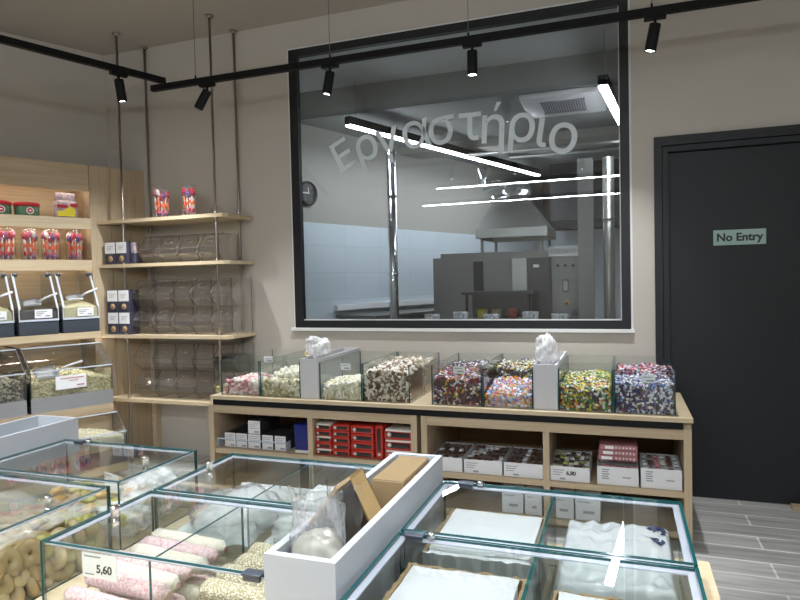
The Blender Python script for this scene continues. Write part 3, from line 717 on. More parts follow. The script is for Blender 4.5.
def nut_bin(s0, s1, z, o, zl, zt, o2, mats, base, r, label, lab2, scoop_label, top, card=True, metal='tray_steel', yb=.30):
    """wide low bin: metal tray front, clear front, sloping lid"""
    t = thing('nut_bin', label, 'nut bin', W((s0+s1)/2, 0, z), UR)
    h = (s1-s0)/2; Z = lambda a: a-z
    b = BM(); box(b, -h, h, -o, -o+.012, 0, Z(z+.105)); obj('tray_front', b, metal, t, local=True)
    b = BM(); box(b, -h, h, -o+.012, yb, 0, .05); obj('tray_base', b, 'navy_plastic', t, local=True)
    zb = .105
    prof = [(-o, zb), (-o, Z(zl)), (-o2, Z(zt)), (yb, Z(zt)), (yb, .05), (-o+.012, .05), (-o+.012, zb)]
    for sx in (-h, h-.006):
        b = BM(); prism(b, prof, sx, sx+.006, 'x'); b.faces.ensure_lookup_table()
        for f in b.faces[2:]: f.material_index = 1
        obj('side_pane', b, ['acrylic_white', 'navy_plastic'], t, local=True)
    b = BM(); box(b, -h+.006, h-.006, -o, -o+.004, zb, Z(zl)); obj('front_pane', b, 'acrylic_white', t, local=True)
    b = BM(); poly(b, [(-h+.006, -o, Z(zl)), (h-.006, -o, Z(zl)), (h-.006, -o2, Z(zt)), (-h+.006, -o2, Z(zt))]); bmesh.ops.solidify(b, geom=b.faces[:], thickness=.004)
    ld = obj('bin_lid', b, 'acrylic_white', t, local=True)
    b = BM(); box(b, -h, h, -o-.004, -o+.006, Z(zl)-.004, Z(zl)+.004); box(b, -h, h, -o2-.002, -o2+.008, Z(zt)-.004, Z(zt)+.004); obj('lid_edge', b, 'acrylic_edge_bright', ld, local=True)
    b = BM(); box(b, -h, h, -o2+.008, yb, Z(zt)-.005, Z(zt)); obj('top_pane', b, 'acrylic_white', t, local=True)
    if card:
        b = BM(); box(b, -.12, .085, -o-.012, -o-.009, zb+.045, zb+.14); cd = obj('price_card', b, 'paper', t, local=True)
        b = BM(); box(b, -.09, .07, -o-.0135, -o-.012, zb+.118, zb+.124); box(b, -.03, .03, -o-.0135, -o-.012, zb+.10, zb+.106); box(b, .02, .07, -o-.0135, -o-.012, zb+.062, zb+.072); obj('card_print', b, 'ink_pink', cd, local=True)
    bm, ms = seeds_mesh(-h+.012, h-.012, -o+.02, yb-.02, lambda u, v: top[0]-z+top[1]*math.sin(PI*(.1+.9*u))*(.4+.6*min(1, 2*v)), .052, r, mats, 1500, int(s0*97), True, base)
    q = obj('loose_nuts', bm, ms); q.matrix_basis = t.matrix_basis.copy(); tag(q, lab2, 'nuts', None, 'stuff')
    if scoop_label:
        sc = obj('scoop', scoop_bm(.32, .065), 'white_plastic'); sc.matrix_basis = t.matrix_basis @ Matrix.Translation((-.08, -o+.085, Z(zl)-.005)) @ rot(.5, -.10, .05)
        tag(sc, scoop_label, 'scoop')
    return t
nut_bin(-.553, -.002, .5255, .33, .815, .968, .12, ['food_seed', 'food_flour', 'food_flour'], 'food_seed', (.014, .010, .007), 'wide clear bin of pale yellow kernels on the second lowest shelf', 'pale yellow kernels filling the wide bin with a price card', 'white scoop stuck in the pale yellow kernels', (.72, .06))
nut_bin(-1.125, -.580, .5255, .33, .815, .968, .12, ['food_pistachio', 'food_seed_dark', 'food_cream_dark'], 'food_seed_dark', (.014, .009, .007), 'wide clear bin of dark striped seeds at the left picture edge', 'dark striped seeds filling the wide bin at the left edge', 'white scoop in the dark striped seeds', (.75, .03), False)
nut_bin(-.553, -.002, .1205, .56, .345, .465, .40, ['food_flour', 'food_cream'], 'food_cream', (.008, .006, .004), 'lowest clear bin of cream flakes beside the corner panel', 'cream flakes filling the lowest bin', None, (.31, .06), False, 'navy_plastic', -.305)

# ------------------------------------------------------------------ pole shelves in the corner
ps = thing('pole_shelf_rack', 'corner rack of four oak shelves on floor to ceiling poles', 'shelf rack', (-3.3, 4.0, 0))
for x in (-3.67, -2.81):
    for y in (3.886, 4.186):
        b = BM(); tube(b, [(x, y, 0 if y < 4 else .493), (x, y, ZC)], .0095, 10); pl = obj('pole', b, 'bronze_rod', ps)
        b = BM(); lathe(b, [(.032, ZC-.001), (.030, ZC-.012), (.012, ZC-.02)], (x, y, 0), 14); obj('ceiling_flange', b, 'bronze_rod', pl)
        b = BM()
        for z in (1.92, 1.574, 1.018): lathe(b, [(.0095, z+.001), (.017, z+.001), (.015, z+.012), (.0095, z+.016)], (x, y, 0), 12); lathe(b, [(.0095, z-.034), (.018, z-.034), (.018, z-.028), (.0095, z-.028)], (x, y, 0), 12)
        obj('pole_collar', b, 'bronze_rod', pl)
def onF(y): return E0.x+(y-E0.y)*U.x/U.y     # the filler panel's face at depth y
SHZ = {'top': 1.92, 'gift': 1.574, 'mid': 1.02, 'low': .518}
for z, xr, yf in ((1.92, -2.70, 3.855), (1.574, -2.70, 3.855), (1.02, -2.70, 3.855), (.518, -2.70, 3.86)):
    b = BM(); prism(b, [(onF(yf)+.003, yf), (xr-.03, yf), (xr, yf+.03), (xr, 4.205), (onF(4.205)+.003, 4.205)], z-.026, z, 'z'); obj('shelf', b, 'oak_pale', ps)

# clear hexagonal sweet bins
def acrylic_bin(x0, x1, z, proto={}, label='', food=None):
    wd = x1-x0
    key = round(wd, 3)
    loc = ((x0+x1)/2, 0, z)
    if key in proto and not food: return dup(proto[key], loc, 0, label)
    t = thing('acrylic_bin', label, 'bin', loc, 0, 'clear sweet bins on the pole shelves')
    h = wd/2-.001; y0, y1 = 3.905, 4.17; H = .212
    prof = [(y0+.07, .001), (y0+.0, .065), (y0+.0, .105), (y0+.085, H), (y1, H), (y1, .001)]
    for sx in (-h, h-.005):
        b = BM(); prism(b, prof, sx, sx+.005, 'x'); b.faces.ensure_lookup_table()
        for f in b.faces[2:]: f.material_index = 1
        obj('side_pane', b, ['acrylic', 'acrylic_edge'], t, local=True)
    def slab(p, q, nm, m='acrylic', par=t):
        b = BM(); poly(b, [(-h+.004, p[0], p[1]), (h-.004, p[0], p[1]), (h-.004, q[0], q[1]), (-h+.004, q[0], q[1])]); bmesh.ops.solidify(b, geom=b.faces[:], thickness=.003)
        return obj(nm, b, m, par, local=True)
    ld = slab(prof[2], prof[3], 'bin_lid'); slab(prof[1], prof[2], 'front_pane'); slab(prof[0], prof[1], 'sloping_pane'); slab(prof[3], prof[4], 'top_pane')
    b = BM(); tube(b, [(-h*.45, y0+.028, .150), (-h*.45, y0+.052, .178), (h*.25, y0+.052, .178), (h*.25, y0+.028, .150), (-h*.45, y0+.028, .150)], .0024, 5); obj('lid_handle', b, 'chrome', ld, local=True)
    for yy, zz in (prof[0], prof[1], prof[2], prof[3]):
        b = BM(); tube(b, [(-h, yy, zz), (h, yy, zz)], .0017, 5); obj('edge_strip', b, 'acrylic_edge', t, local=True)
    proto.setdefault(key, t)
    return t
def binlab(lv, tier, k): return f'clear empty sweet bin, {ORD[k]} from the left{tier} on the {lv} shelf'
for k in range(4): acrylic_bin(-3.555+k*.185, -3.37+k*.185, 1.5745, label=binlab('second', '', k))
for tier, z in ((' in the bottom row', 1.0205), (' in the upper row', 1.2330)):
    for k in range(5): acrylic_bin(-3.63+k*.185, -3.445+k*.185, z, label=binlab('third', tier, k))
for tier, z in ((' in the bottom row', .5185), (' in the upper row', .7310)):
    for k in range(5): last_up = acrylic_bin(-3.63+k*.185, -3.445+k*.185, z, label=binlab('lowest', tier, k))
# the last bins hold a black liner and yellow sweets
b = BM(); prism(b, [(3.98, .004), (3.912, .066), (3.912, .104), (3.93, .125), (4.16, .125), (4.16, .004)], -.086, .086, 'x'); obj('bin_liner', b, 'black_plastic', last_up, local=True)
last_up['label'] = 'dark lined sweet bin at the right end of the lowest pole shelf, upper row'; del last_up['group']
bm, ms = seeds_mesh(-2.885, -2.712, 3.935, 4.15, lambda u, v: .62+.02*math.sin(PI*u), .585, (.014, .012, .010), ['food_yellow', 'food_lime', 'food_flour'], 160, 5, True, 'food_lime')
solo('yellow_sweets', bm, ms, 'loose yellow sweets in the last bin of the lowest pole shelf', 'sweets', None, None, 'stuff')
for x, lab in ((-2.90, 'clear upturned glass dish at the right end of the top pole shelf'), (-3.19, 'clear upturned glass dish between the two lollipop bundles')):
    b = BM(); lathe(b, [(.056, 0), (.056, .02), (.045, .055), (.02, .075), (0, .078)], (x, 4.03, 1.9205), 20); solo('glass_dish', b, 'acrylic_white', lab, 'dish')
# gift boxes of biscuits
def gift(x, y, z, label):
    t = thing('biscuit_box', label, 'box', (x, y, z), 0, 'biscuit gift boxes on the pole shelves')
    b = BM(); bbox(b, -.054, .054, 0, .11, 0, .176, .003); obj('box_body', b, 'box_navy', t, local=True)
    b = BM(); box(b, -.050, .050, -.0012, 0, .086, .172); lb = obj('box_label', b, 'paper', t, local=True)
    b = BM()
    for k in range(3): box(b, -.03, .03-.01*k, -.002, -.0012, .14-.012*k, .143-.012*k)
    obj('label_print', b, 'ink_grey', lb, local=True)
    b = BM(); lathe(b, [(0, 0), (.024, 0), (.024, .001), (0, .0012)], seg=18, T=Matrix.Translation((0, -.0002, .043)) @ R90); obj('cookie_picture', b, 'cookie', t, local=True)
    return t
g0 = gift(-3.800, 3.875, 1.5745, 'left navy biscuit box on the second pole shelf')
dup(g0, (-3.690, 3.875, 1.5745), 0, 'right navy biscuit box on the second pole shelf')
for k, z in enumerate((1.0205, 1.1970)):
    for x, sd in ((-3.795, 'left'), (-3.683, 'right')):
        dup(g0, (x, 3.875, z), 0, f'{sd} navy biscuit box in the {"lower" if k == 0 else "upper"} row on the third pole shelf')
pk = thing('snack_pouch', 'small speckled pouch beside the biscuit boxes on the second pole shelf', 'pouch', (-3.605, 3.93, 1.5745))
b = BM(); bbox(b, -3.632, -3.578, 3.90, 3.96, 1.5745, 1.66, .01); obj('pouch_body', b, 'box_navy', pk)
b = BM(); bbox(b, -3.63, -3.58, 3.905, 3.955, 1.655, 1.745, .012); obj('pouch_top', b, 'pack_mixed', pk)

# ------------------------------------------------------------------ back counter
ct = thing('worktop', 'long pale oak counter top below the workshop window', 'counter top', (-1.12, 3.8, .638))
b = BM(); prism(b, [(-2.585, 3.45), (.338, 3.45), (.338, 4.20), (-2.585, 4.20)], .638, .661, 'z')
obj('top_board', b, 'oak_pale', ct)
b = BM(); box(b, -2.568, .290, 3.457, 4.16, .6005, .6375); obj('shadow_gap', b, 'black_metal', ct)
def cabinet(x0, x1, xm, zs, label):
    t = thing('counter_cabinet', label, 'cabinet', ((x0+x1)/2, 3.8, 0))
    y0, y1 = 3.465, 4.18
    for xa, xb in ((x0, x0+.037), (x1-.037, x1)):
        b = BM(); zz = .636 if xa in (-2.61, .332-.037) else .5995; prism(b, [(y0, 0), (y0, .5995), (y0+.04, zz), (y1, zz), (y1, 0)], xa, xb, 'x'); obj('side_panel', b, 'oak_upright', t)
    b = BM(); box(b, xm-.017, xm+.017, y0+.008, y1, .06, .545); obj('divider', b, 'oak_upright', t)
    b = BM(); box(b, x0+.037, x1-.037, y0+.004, y0+.03, .545, .60); obj('top_rail', b, 'oak', t)
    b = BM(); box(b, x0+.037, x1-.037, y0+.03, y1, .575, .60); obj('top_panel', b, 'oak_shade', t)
    for xa, xb in ((x0+.037, xm-.017), (xm+.017, x1-.037)):
        b = BM(); box(b, xa, xb, y0+.01, y1, zs-.032, zs); obj('shelf', b, 'oak', t)
        b = BM(); box(b, xa, xb, y0+.01, y1, .03, .06); obj('shelf', b, 'oak', t)
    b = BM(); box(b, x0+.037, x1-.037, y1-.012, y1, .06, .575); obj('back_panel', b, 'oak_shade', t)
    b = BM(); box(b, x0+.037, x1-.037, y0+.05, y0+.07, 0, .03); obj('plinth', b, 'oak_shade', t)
cabinet(-2.61, -1.147, -1.858, .305, 'left oak cabinet under the counter with grey boxes and red packets')
cabinet(-1.121, .332, -.40, .272, 'right oak cabinet under the counter with white chocolate trays')

# glass tanks on the counter
def counter_tank(x0, x1, label, tag_at=None, left=True):
    t = thing('glass_tank', label, 'glass tank', ((x0+x1)/2, 3.82, .6615)); z0, z1 = .6618, .892; y0, y1 = 3.50, 4.15
    b = BM(); pane(b, x0+.008, x1-.008, y0, y0+.006, z0, z1); obj('front_pane', b, GL, t)
    b = BM(); pane(b, x0+.008, x1-.008, y1-.006, y1, z0, z1); obj('back_pane', b, GL, t)
    b = BM(); pane(b, x0+.008, x1-.008, 3.825, 3.831, z0, z1-.01); obj('middle_pane', b, GL, t)
    b = BM(); pane(b, x0+.001, x0+.007, y0, y1, z0, z1); obj('side_pane', b, GL, t)
    b = BM(); pane(b, x1-.007, x1-.001, y0, y1, z0, z1); obj('side_pane', b, GL, t)
    if tag_at:
        cx, cy, cz = tag_at
        c = thing('price_tag', f'white price tag in the {tag_at_name[tag_at]}', 'price tag', (cx, cy, cz))
        b = BM(); box(b, cx-.035, cx+.035, cy, cy+.002, cz, cz+.042); obj('tag_card', b, 'paper', c)
        b = BM(); box(b, cx-.01, cx+.028, cy-.001, cy, cz+.008, cz+.016); box(b, cx-.028, cx+.02, cy-.001, cy, cz+.028, cz+.032); obj('tag_print', b, 'ink_grey', c)
TK_ = ['leftmost tank of pink sweets', 'tank of pale nougat left of the first white bag box', 'tank of cream sweets right of the first white bag box', 'tank of brown and white caramels',
       'tank of dark mixed sweets', 'tank with pastel sweets left of the second white bag box', 'tank of green and gold sweets', 'rightmost tank of blue and white sweets']
XS = [(-2.531, -2.232), (-2.231, -1.931), (-1.798, -1.505), (-1.504, -1.195), (-1.062, -.758), (-.757, -.468), (-.333, -.046), (-.045, .262)]
TAGS = {0: (-2.33, 3.77, .845), 2: (-1.66, 3.60, .835), 3: (-1.36, 3.495, .845), 4: (-.90, 3.53, .845), 7: (.13, 3.53, .825)}
tag_at_name = {v: TK_[k] for k, v in TAGS.items()}
TAGS.pop(3)
for k, (x0, x1) in enumerate(XS): counter_tank(x0, x1, 'glass '+TK_[k]+' on the counter', TAGS.get(k))

# sweets: one mesh per colour, placed one by one
def candy_bm(L=.026, r=.0075, twist=True):
    b = BM(); n = 7
    prof = [(-.5, 0.3), (-.36, .9), (0, 1.0), (.36, .9), (.5, .3)] if twist else [(-.5, .55), (-.42, .95), (.42, .95), (.5, .55)]
    rings = [[b.verts.new((L*.62*t, r*q*math.cos(2*PI*k/n), r*q*math.sin(2*PI*k/n))) for k in range(n)] for t, q in prof]
    for p, q in zip(rings, rings[1:]):
        for k in range(n): f = b.faces.new([p[k], p[(k+1) % n], q[(k+1) % n], q[k]]); f.smooth = True
    b.faces.new(rings[0][::-1]); b.faces.new(rings[-1])
    if twist:
        for sg in (-1, 1):
            e = [b.verts.new((sg*L*.52, y, z)) for y, z in ((-r*.95, r*.25), (-r*.3, -r*.3), (r*.35, r*.3), (r*.95, -r*.2))]
            i = [b.verts.new((sg*L*.29, y, 0)) for y in (-r*.25, -r*.08, r*.08, r*.25)]
            for k in range(3):
                b.faces.new([i[k], i[k+1], e[k+1], e[k]])
    return b
def chunk_bm(rx, ry, rz, jit, seed):
    b = BM(); blob(b, (0, 0, 0), (rx, ry, rz), None, 0, 2, jit, seed); return b
def brick_bm(lx, ly, lz, r):
    b = BM(); bbox(b, -lx/2, lx/2, -ly/2, ly/2, -lz/2, lz/2, r, 0, 1); return b
class Kind:
    def __init__(self, name, bms, mats, words):
        self.meshes = []
        for m, wd in zip(mats, words):
            for bf in bms:
                b = bf(); me = bpy.data.meshes.new(name); b.to_mesh(me); b.free(); me.materials.append(M[m]); self.meshes.append((me, wd, m))
        self.name = name
def heap(kind, x0, x1, y0, y1, z0, zf, pitch, n_front, n_top, where, cat, rnd, r, filler, extra=0, tilt=6.3, weights=None):
    """single sweets over the front and the top of a heap, a lump of the same sweets beneath"""
    cand = []
    nx = max(2, int((x1-x0)/pitch))
    for i in range(nx):
        u = (i+.5)/nx
        zz = z0+r
        while zz < zf(u, 0)-r*.4:
            cand.append((0, u, 0.0, zz)); zz += pitch*.82
    fr = cand[:]; rnd.shuffle(fr)
    ny = max(2, int((y1-y0)/pitch)); tp = []
    for j in range(ny):
        for i in range(nx):
            u, v = (i+.5)/nx, (j+.5)/ny
            tp.append((1, u, v, zf(u, v)))
    tp.sort(key=lambda c: c[2]+.15*rnd.random())
    chosen = fr[:n_front]+tp[:n_top]
    rest = fr[n_front:]+tp[n_top:]
    def place(c):
        j = pitch*.46
        x = min(max(x0+(x1-x0)*c[1]+rnd.uniform(-j, j), x0+r), x1-r)
        if c[0] == 0: y = y0+r+rnd.uniform(0, r*1.3); z = max(z0+r, c[3]+rnd.uniform(-j, j)*.7)
        else: y = min(max(y0+(y1-y0)*c[2]+rnd.uniform(-j, j), y0+r), y1-r); z = c[3]+rnd.uniform(-.3, .5)*r
        if c[0] == 0: T = rot(rnd.uniform(-.5, .5), rnd.uniform(0, tilt), rnd.uniform(-.5, .5))
        else: T = rot(rnd.uniform(0, tilt), rnd.uniform(-.6, .6), rnd.uniform(0, 6.3))
        return Matrix.Translation((x, y, z)) @ T
    ms = kind.meshes
    for c in chosen:
        me, wd, _ = rnd.choice(ms) if not weights else rnd.choices(ms, weights)[0]
        o = bpy.data.objects.new(kind.name, me); C.objects.link(o); o.matrix_basis = place(c)
        tag(o, f'{wd} {where}', cat, f'sweets {where}')
    bm = heap_bm(x0+r, x1-r, y0+r*2.3, y1-r, lambda u, v: zf(u, v)-r*1.2, z0, 10, r*.4, 1.3)
    mi = {}; mats = [filler]
    for me, wd, m in ms:
        if m not in mi: mi[m] = len(mats); mats.append(m)
    for c in rest+[rnd.choice(fr+tp) for _ in range(extra)]:
        me, wd, m = rnd.choice(ms) if not weights else rnd.choices(ms, weights)[0]
        T = place(c); nf = len(bm.faces)
        vs = [bm.verts.new(T @ v.co) for v in me.vertices]
        for p in me.polygons:
            f = bm.faces.new([vs[i] for i in p.vertices]); f.material_index = mi[m]; f.smooth = p.use_smooth
    if len(bm.faces):
        st = solo('loose_sweets', bm, mats, f'rest of the heap of sweets {where}', 'sweets', None, None, 'stuff')
rn = random.Random(11)
GR = lambda b0, b1: (lambda u, v: b0+(b1-b0)*v+.008*math.sin(9*u+5*v))
Z0 = .6625
tw = lambda s=1, r=.0070: (lambda: candy_bm(.026*s, r*s))
K_pink = Kind('sugared_sweet', [lambda: chunk_bm(.019, .014, .012, .5, 1), lambda: chunk_bm(.016, .015, .013, .6, 2)], ['food_rose', 'food_rose_pale', 'food_nougat'], ['rose pink sugared sweet', 'pale pink sugared sweet', 'white sugared sweet'])
heap(K_pink, -2.515, -2.242, 3.508, 3.82, Z0, lambda u, v: Z0+.058+.03*math.sin(PI*min(1, .3+u*.6)), .030, 60, 40, 'in the leftmost counter tank', 'sweet', rn, .012, 'food_rose_pale')
K_nou = Kind('nougat_piece', [lambda: brick_bm(.036, .022, .016, .004), lambda: brick_bm(.03, .024, .018, .005)], ['food_olive', 'food_cream_dark', 'food_cream', 'food_nougat'], ['olive wrapped nougat', 'straw coloured wrapped nougat', 'cream wrapped nougat', 'white wrapped nougat'])
K_nou_lo = Kind('nougat_piece', [lambda: brick_bm(.036, .022, .016, .004)], ['food_olive', 'food_cream_dark', 'food_cream'], ['olive wrapped nougat', 'straw coloured wrapped nougat', 'cream wrapped nougat'])
heap(K_nou_lo, -2.222, -1.942, 3.508, 3.60, Z0, lambda u, v: Z0+.095, .024, 60, 24, 'at the front of the nougat tank', 'nougat', rn, .010, 'food_olive', 120)
K_nou_hi = Kind('nougat_piece', [lambda: brick_bm(.034, .026, .02, .006)], ['food_nougat', 'food_cream'], ['white wrapped nougat', 'cream wrapped nougat'])
heap(K_nou_hi, -2.222, -1.942, 3.605, 3.82, Z0, lambda u, v: Z0+.115+.03*u+.03*v, .032, 12, 40, 'on top of the nougat tank heap', 'nougat', rn, .012, 'food_nougat')
K_cr = Kind('cream_sweet', [lambda: brick_bm(.046, .016, .013, .004), lambda: brick_bm(.038, .020, .014, .005)], ['food_cream', 'food_nougat', 'food_cream_dark'], ['cream stick sweet', 'white stick sweet', 'straw coloured stick sweet'])
heap(K_cr, -1.788, -1.515, 3.508, 3.82, Z0, lambda u, v: Z0+.075+.035*u+.02*math.sin(PI*v), .026, 60, 50, 'in the tank of cream sweets', 'sweet', rn, .010, 'food_cream_dark', 120)
K_ca = Kind('caramel', [lambda: brick_bm(.036, .018, .010, .003), lambda: candy_bm(.042, .008)], ['food_caramel', 'food_caramel_wrap', 'food_toffee', 'food_caramel', 'food_caramel_wrap', 'food_caramel_wrap'], ['dark brown wrapped caramel', 'white wrapped caramel', 'tan wrapped caramel', 'dark brown wrapped caramel', 'white wrapped caramel', 'white wrapped caramel'])
heap(K_ca, -1.494, -1.205, 3.508, 3.82, Z0, lambda u, v: Z0+.165+.02*math.sin(PI*u)+.02*v, .0225, 90, 45, 'in the caramel tank', 'caramel', rn, .009, 'food_caramel', 260)
heap(Kind('caramel', [lambda: brick_bm(.036, .024, .012, .003)], ['food_caramel_wrap', 'food_toffee'], ['white wrapped caramel', 'tan wrapped caramel']), -1.494, -1.205, 3.838, 4.14, Z0, lambda u, v: Z0+.17+.02*v, .030, 0, 25, 'in the rear half of the caramel tank', 'caramel', rn, .011, 'food_toffee')
def mixed(names):
    W_ = dict(green='green', yellow='yellow', gold='gold', orange='orange', blue='blue', sky='light blue', navy='navy', plum='plum', brown='dark brown', red='red', silver='silver', white='white', lilac='lilac', lime='lime green', rose='pink', choco='shade black', sea='sea')  # black and silver wraps imitate dark gaps and glints, dark filler likewise
    return Kind('wrapped_candy', [tw()], ['food_'+n for n in names], [W_[n]+' twist wrapped candy' for n in names])
Zm = lambda h, k=0: (lambda u, v: Z0+h+k*v+.007*math.sin(8*u+3*v))
heap(mixed(['choco', 'plum', 'brown', 'choco', 'silver', 'gold', 'plum', 'choco', 'white', 'lilac', 'brown', 'navy', 'choco', 'red']), -1.052, -.768, 3.508, 3.82, Z0, Zm(.150, .03), .0160, 62, 14, 'in the tank of dark mixed candy', 'candy', rn, .0068, 'food_choco', 260)
heap(mixed(['choco', 'silver', 'brown', 'white', 'navy']), -1.052, -.768, 3.838, 4.14, Z0, Zm(.175), .021, 0, 0, 'in the rear half of the dark mixed tank', 'candy', rn, .0075, 'food_choco', 0)
heap(mixed(['white', 'rose', 'sky', 'orange', 'white', 'blue', 'rose', 'sky', 'yellow']), -.747, -.478, 3.508, 3.82, Z0, lambda u, v: Z0+.062+.05*v+.012*math.sin(PI*u), .0205, 48, 26, 'at the front of the pastel candy tank', 'candy', rn, .0095, 'food_rose_pale', 120)
heap(mixed(['choco', 'lime', 'white', 'silver', 'olive' if False else 'gold', 'navy', 'choco', 'white', 'brown']), -.747, -.478, 3.838, 4.14, Z0, Zm(.165, .02), .017, 26, 10, 'in the rear half of the pastel candy tank', 'candy', rn, .0072, 'food_choco', 120)
heap(mixed(['green', 'gold', 'white', 'green', 'choco', 'orange', 'silver', 'choco', 'yellow', 'green', 'lime', 'navy']), -.323, -.056, 3.508, 3.82, Z0, Zm(.118, .02), .0160, 52, 12, 'in the tank of green and gold candy', 'candy', rn, .0070, 'food_choco', 260)
heap(mixed(['green', 'yellow', 'white', 'lime']), -.323, -.056, 3.838, 4.14, Z0, Zm(.125, .0), .021, 0, 0, 'in the rear half of the green and gold tank', 'candy', rn, .008, 'food_olive', 0)
heap(mixed(['sky', 'white', 'navy', 'blue', 'silver', 'choco', 'navy', 'white', 'lilac', 'silver', 'plum', 'navy', 'brown']), -.035, .252, 3.508, 3.82, Z0, Zm(.150, .012), .0160, 62, 14, 'in the rightmost tank of blue candy', 'candy', rn, .0070, 'food_choco', 260)
heap(mixed(['red', 'white', 'silver', 'rose', 'plum', 'lilac', 'choco']), -.035, .252, 3.838, 4.14, Z0, Zm(.175, .0), .021, 0, 0, 'in the rear half of the rightmost tank', 'candy', rn, .0085, 'food_lilac', 0)
# orange wrapped posy by the first bag box
po = thing('orange_bow', 'small orange and yellow wrapped bow beside the first white bag box', 'bow', (-2.02, 3.80, .86))
for k in range(7):
    b = BM(); a = k*2.4
    blob(b, (-2.02+.028*math.cos(a), 3.80+.02*math.sin(a), .882+.008*k), (.024, .010, .015), rot(a, k, a*.5), 0, 1, .4, k); obj('bow_loop', b, ('food_orange', 'food_yellow', 'food_cream')[k % 3], po)
b = BM(); tube(b, [(-2.02, 3.80, .80), (-2.02, 3.80, .885)], .012, 8); obj('bow_stem', b, 'food_cream', po)

# white bag boxes
def tray_box(t, x0, x1, y0, y1, z0, z1, th, m, zf):
    for a in ((x0, x1, y0, y0+th), (x0, x1, y1-th, y1), (x0, x0+th, y0+th, y1-th), (x1-th, x1, y0+th, y1-th)):
        b = BM(); box(b, a[0], a[1], a[2], a[3], z0, z1); obj('box_wall', b, m, t)
    b = BM(); box(b, x0+th, x1-th, y0+th, y1-th, zf-.01, zf); obj('box_bottom', b, m, t)
def crumple(c, r, seed, sub=4, amp=.45, freq=2.2, T=None, low=None):
    """crumpled thin sheet closed on itself"""
    b = BM(); bmesh.ops.create_icosphere(b, subdivisions=sub, radius=1)
    for v in b.verts:
        d = v.co.copy(); off = Vector((seed*7.3, seed*3.1, -seed))
        n1 = noise.noise(d*freq+off); n2 = 1-abs(noise.noise(d*freq*2.1-off))*2; n3 = abs(noise.noise(d*freq*4.3+off))
        k = 1+amp*(n1*.8+.35*n2-.35*n3)
        v.co = Vector((d.x*r[0]*k, d.y*r[1]*k, d.z*r[2]*k))
        if low is not None and v.co.z < low: v.co.z = low+(v.co.z-low)*.05
    for f in b.faces: f.smooth = True
    bmesh.ops.transform(b, matrix=Matrix.Translation(c) @ (T or Matrix()), verts=b.verts)
    return b
for x0, x1, lab, bl, bx_ in ((-1.928, -1.801, 'first white bag box between the nougat and cream tanks', 'crumpled white plastic bag bulging from the first white bag box', -1.85),
                        (-.465, -.336, 'second white bag box between the pastel and green tanks', 'clear plastic bag standing up from the second white bag box', -.40)):
    t = thing('bag_box', lab, 'box', ((x0+x1)/2, 3.82, .6615)); tray_box(t, x0, x1, 3.495, 4.15, .6618, .915, .012, 'white_board', .70)
b = crumple((-1.855, 3.60, .975), (.080, .055, .066), 3, 4, .60, 1.5)
for v in b.verts:
    if v.co.z < .93: v.co.x = -1.864+(v.co.x+1.855)*.5; v.co.y = 3.60+(v.co.y-3.60)*.8
solo('plastic_bag', b, 'film_soft', 'crumpled white plastic bag bulging from the first white bag box', 'plastic bag')
b = crumple((-1.76, 3.75, .93), (.07, .06, .035), 8, 3, .5)
b.free()
b = crumple((-.400, 3.60, .965), (.058, .05, .105), 6, 4, .5, 1.5)
for v in b.verts:
    if v.co.z < .925: v.co.x = -.400+(v.co.x+.400)*.6; v.co.y = 3.60+(v.co.y-3.60)*.7
solo('plastic_bag', b, 'film_soft', 'pale clear plastic bag standing up from the second white bag box', 'plastic bag')

# boxes under the left half of the counter
def label_box(x0, x1, z0, z1, label, y=3.52, dep=.25):
    t = thing('tea_box', label, 'box', ((x0+x1)/2, y, z0), 0, 'dark boxes with white ends under the counter')
    b = BM(); bbox(b, x0, x1, y, y+dep, z0, z1, .003); obj('box_body', b, 'lid_grey', t)
    b = BM(); box(b, x0+.002, x1-.002, y-.0015, y, z0+.002, z1-.002); lb = obj('box_label', b, 'card_white', t)
    b = BM(); w = x1-x0
    for k in range(4): box(b, x0+.1*w, x1-(.15+.12*(k % 3))*w, y-.0022, y-.0015, z1-.018-.012*k, z1-.015-.012*k)
    box(b, x0+.5*w, x1-.12*w, y-.0022, y-.0015, z0+.01, z0+.02); obj('label_print', b, 'ink_grey', lb)
zt = .3055
for k, (xa, xb) in enumerate(((-2.53, -2.442), (-2.440, -2.352), (-2.348, -2.250), (-2.24, -2.155), (-2.145, -2.06))):
    label_box(xa, xb, zt, zt+.098, f'white ended dark box under the counter, {ORD[k]} from the left')
label_box(-2.345, -2.250, zt+.0985, zt+.188, 'white ended dark box standing on top of the row of dark boxes')
b = BM(); tube(b, [(-2.57, 3.505, .365), (-2.05, 3.505, .365)], .004, 8)
b = BM()
box(b, -2.5725, -2.05, 3.499, 3.503, .36, .368); box(b, -2.5725, -2.568, 3.499, 3.56, .306, .368); box(b, -2.054, -2.05, 3.499, 3.56, .306, .368)
solo('shelf_rail', b, 'acrylic_edge_bright', 'thin clear rail before the row of white ended dark boxes', 'rail')
b = BM(); bbox(b, -1.995, -1.886, 3.52, 3.70, .3055, .485, .008)
for v in b.verts:
    if v.co.z > .4: v.co.x += (v.co.z-.4)*-.12*(1 if v.co.x < -1.93 else .3)
t = thing('blue_packet', 'glossy deep blue packet standing left of the red packets', 'packet', (-1.94, 3.6, .3055)); obj('packet_body', b, 'wrap_blue', t)
b = BM(); box(b, -1.99, -1.892, 3.512, 3.519, .306, .322); obj('packet_print', b, 'card_white', t)

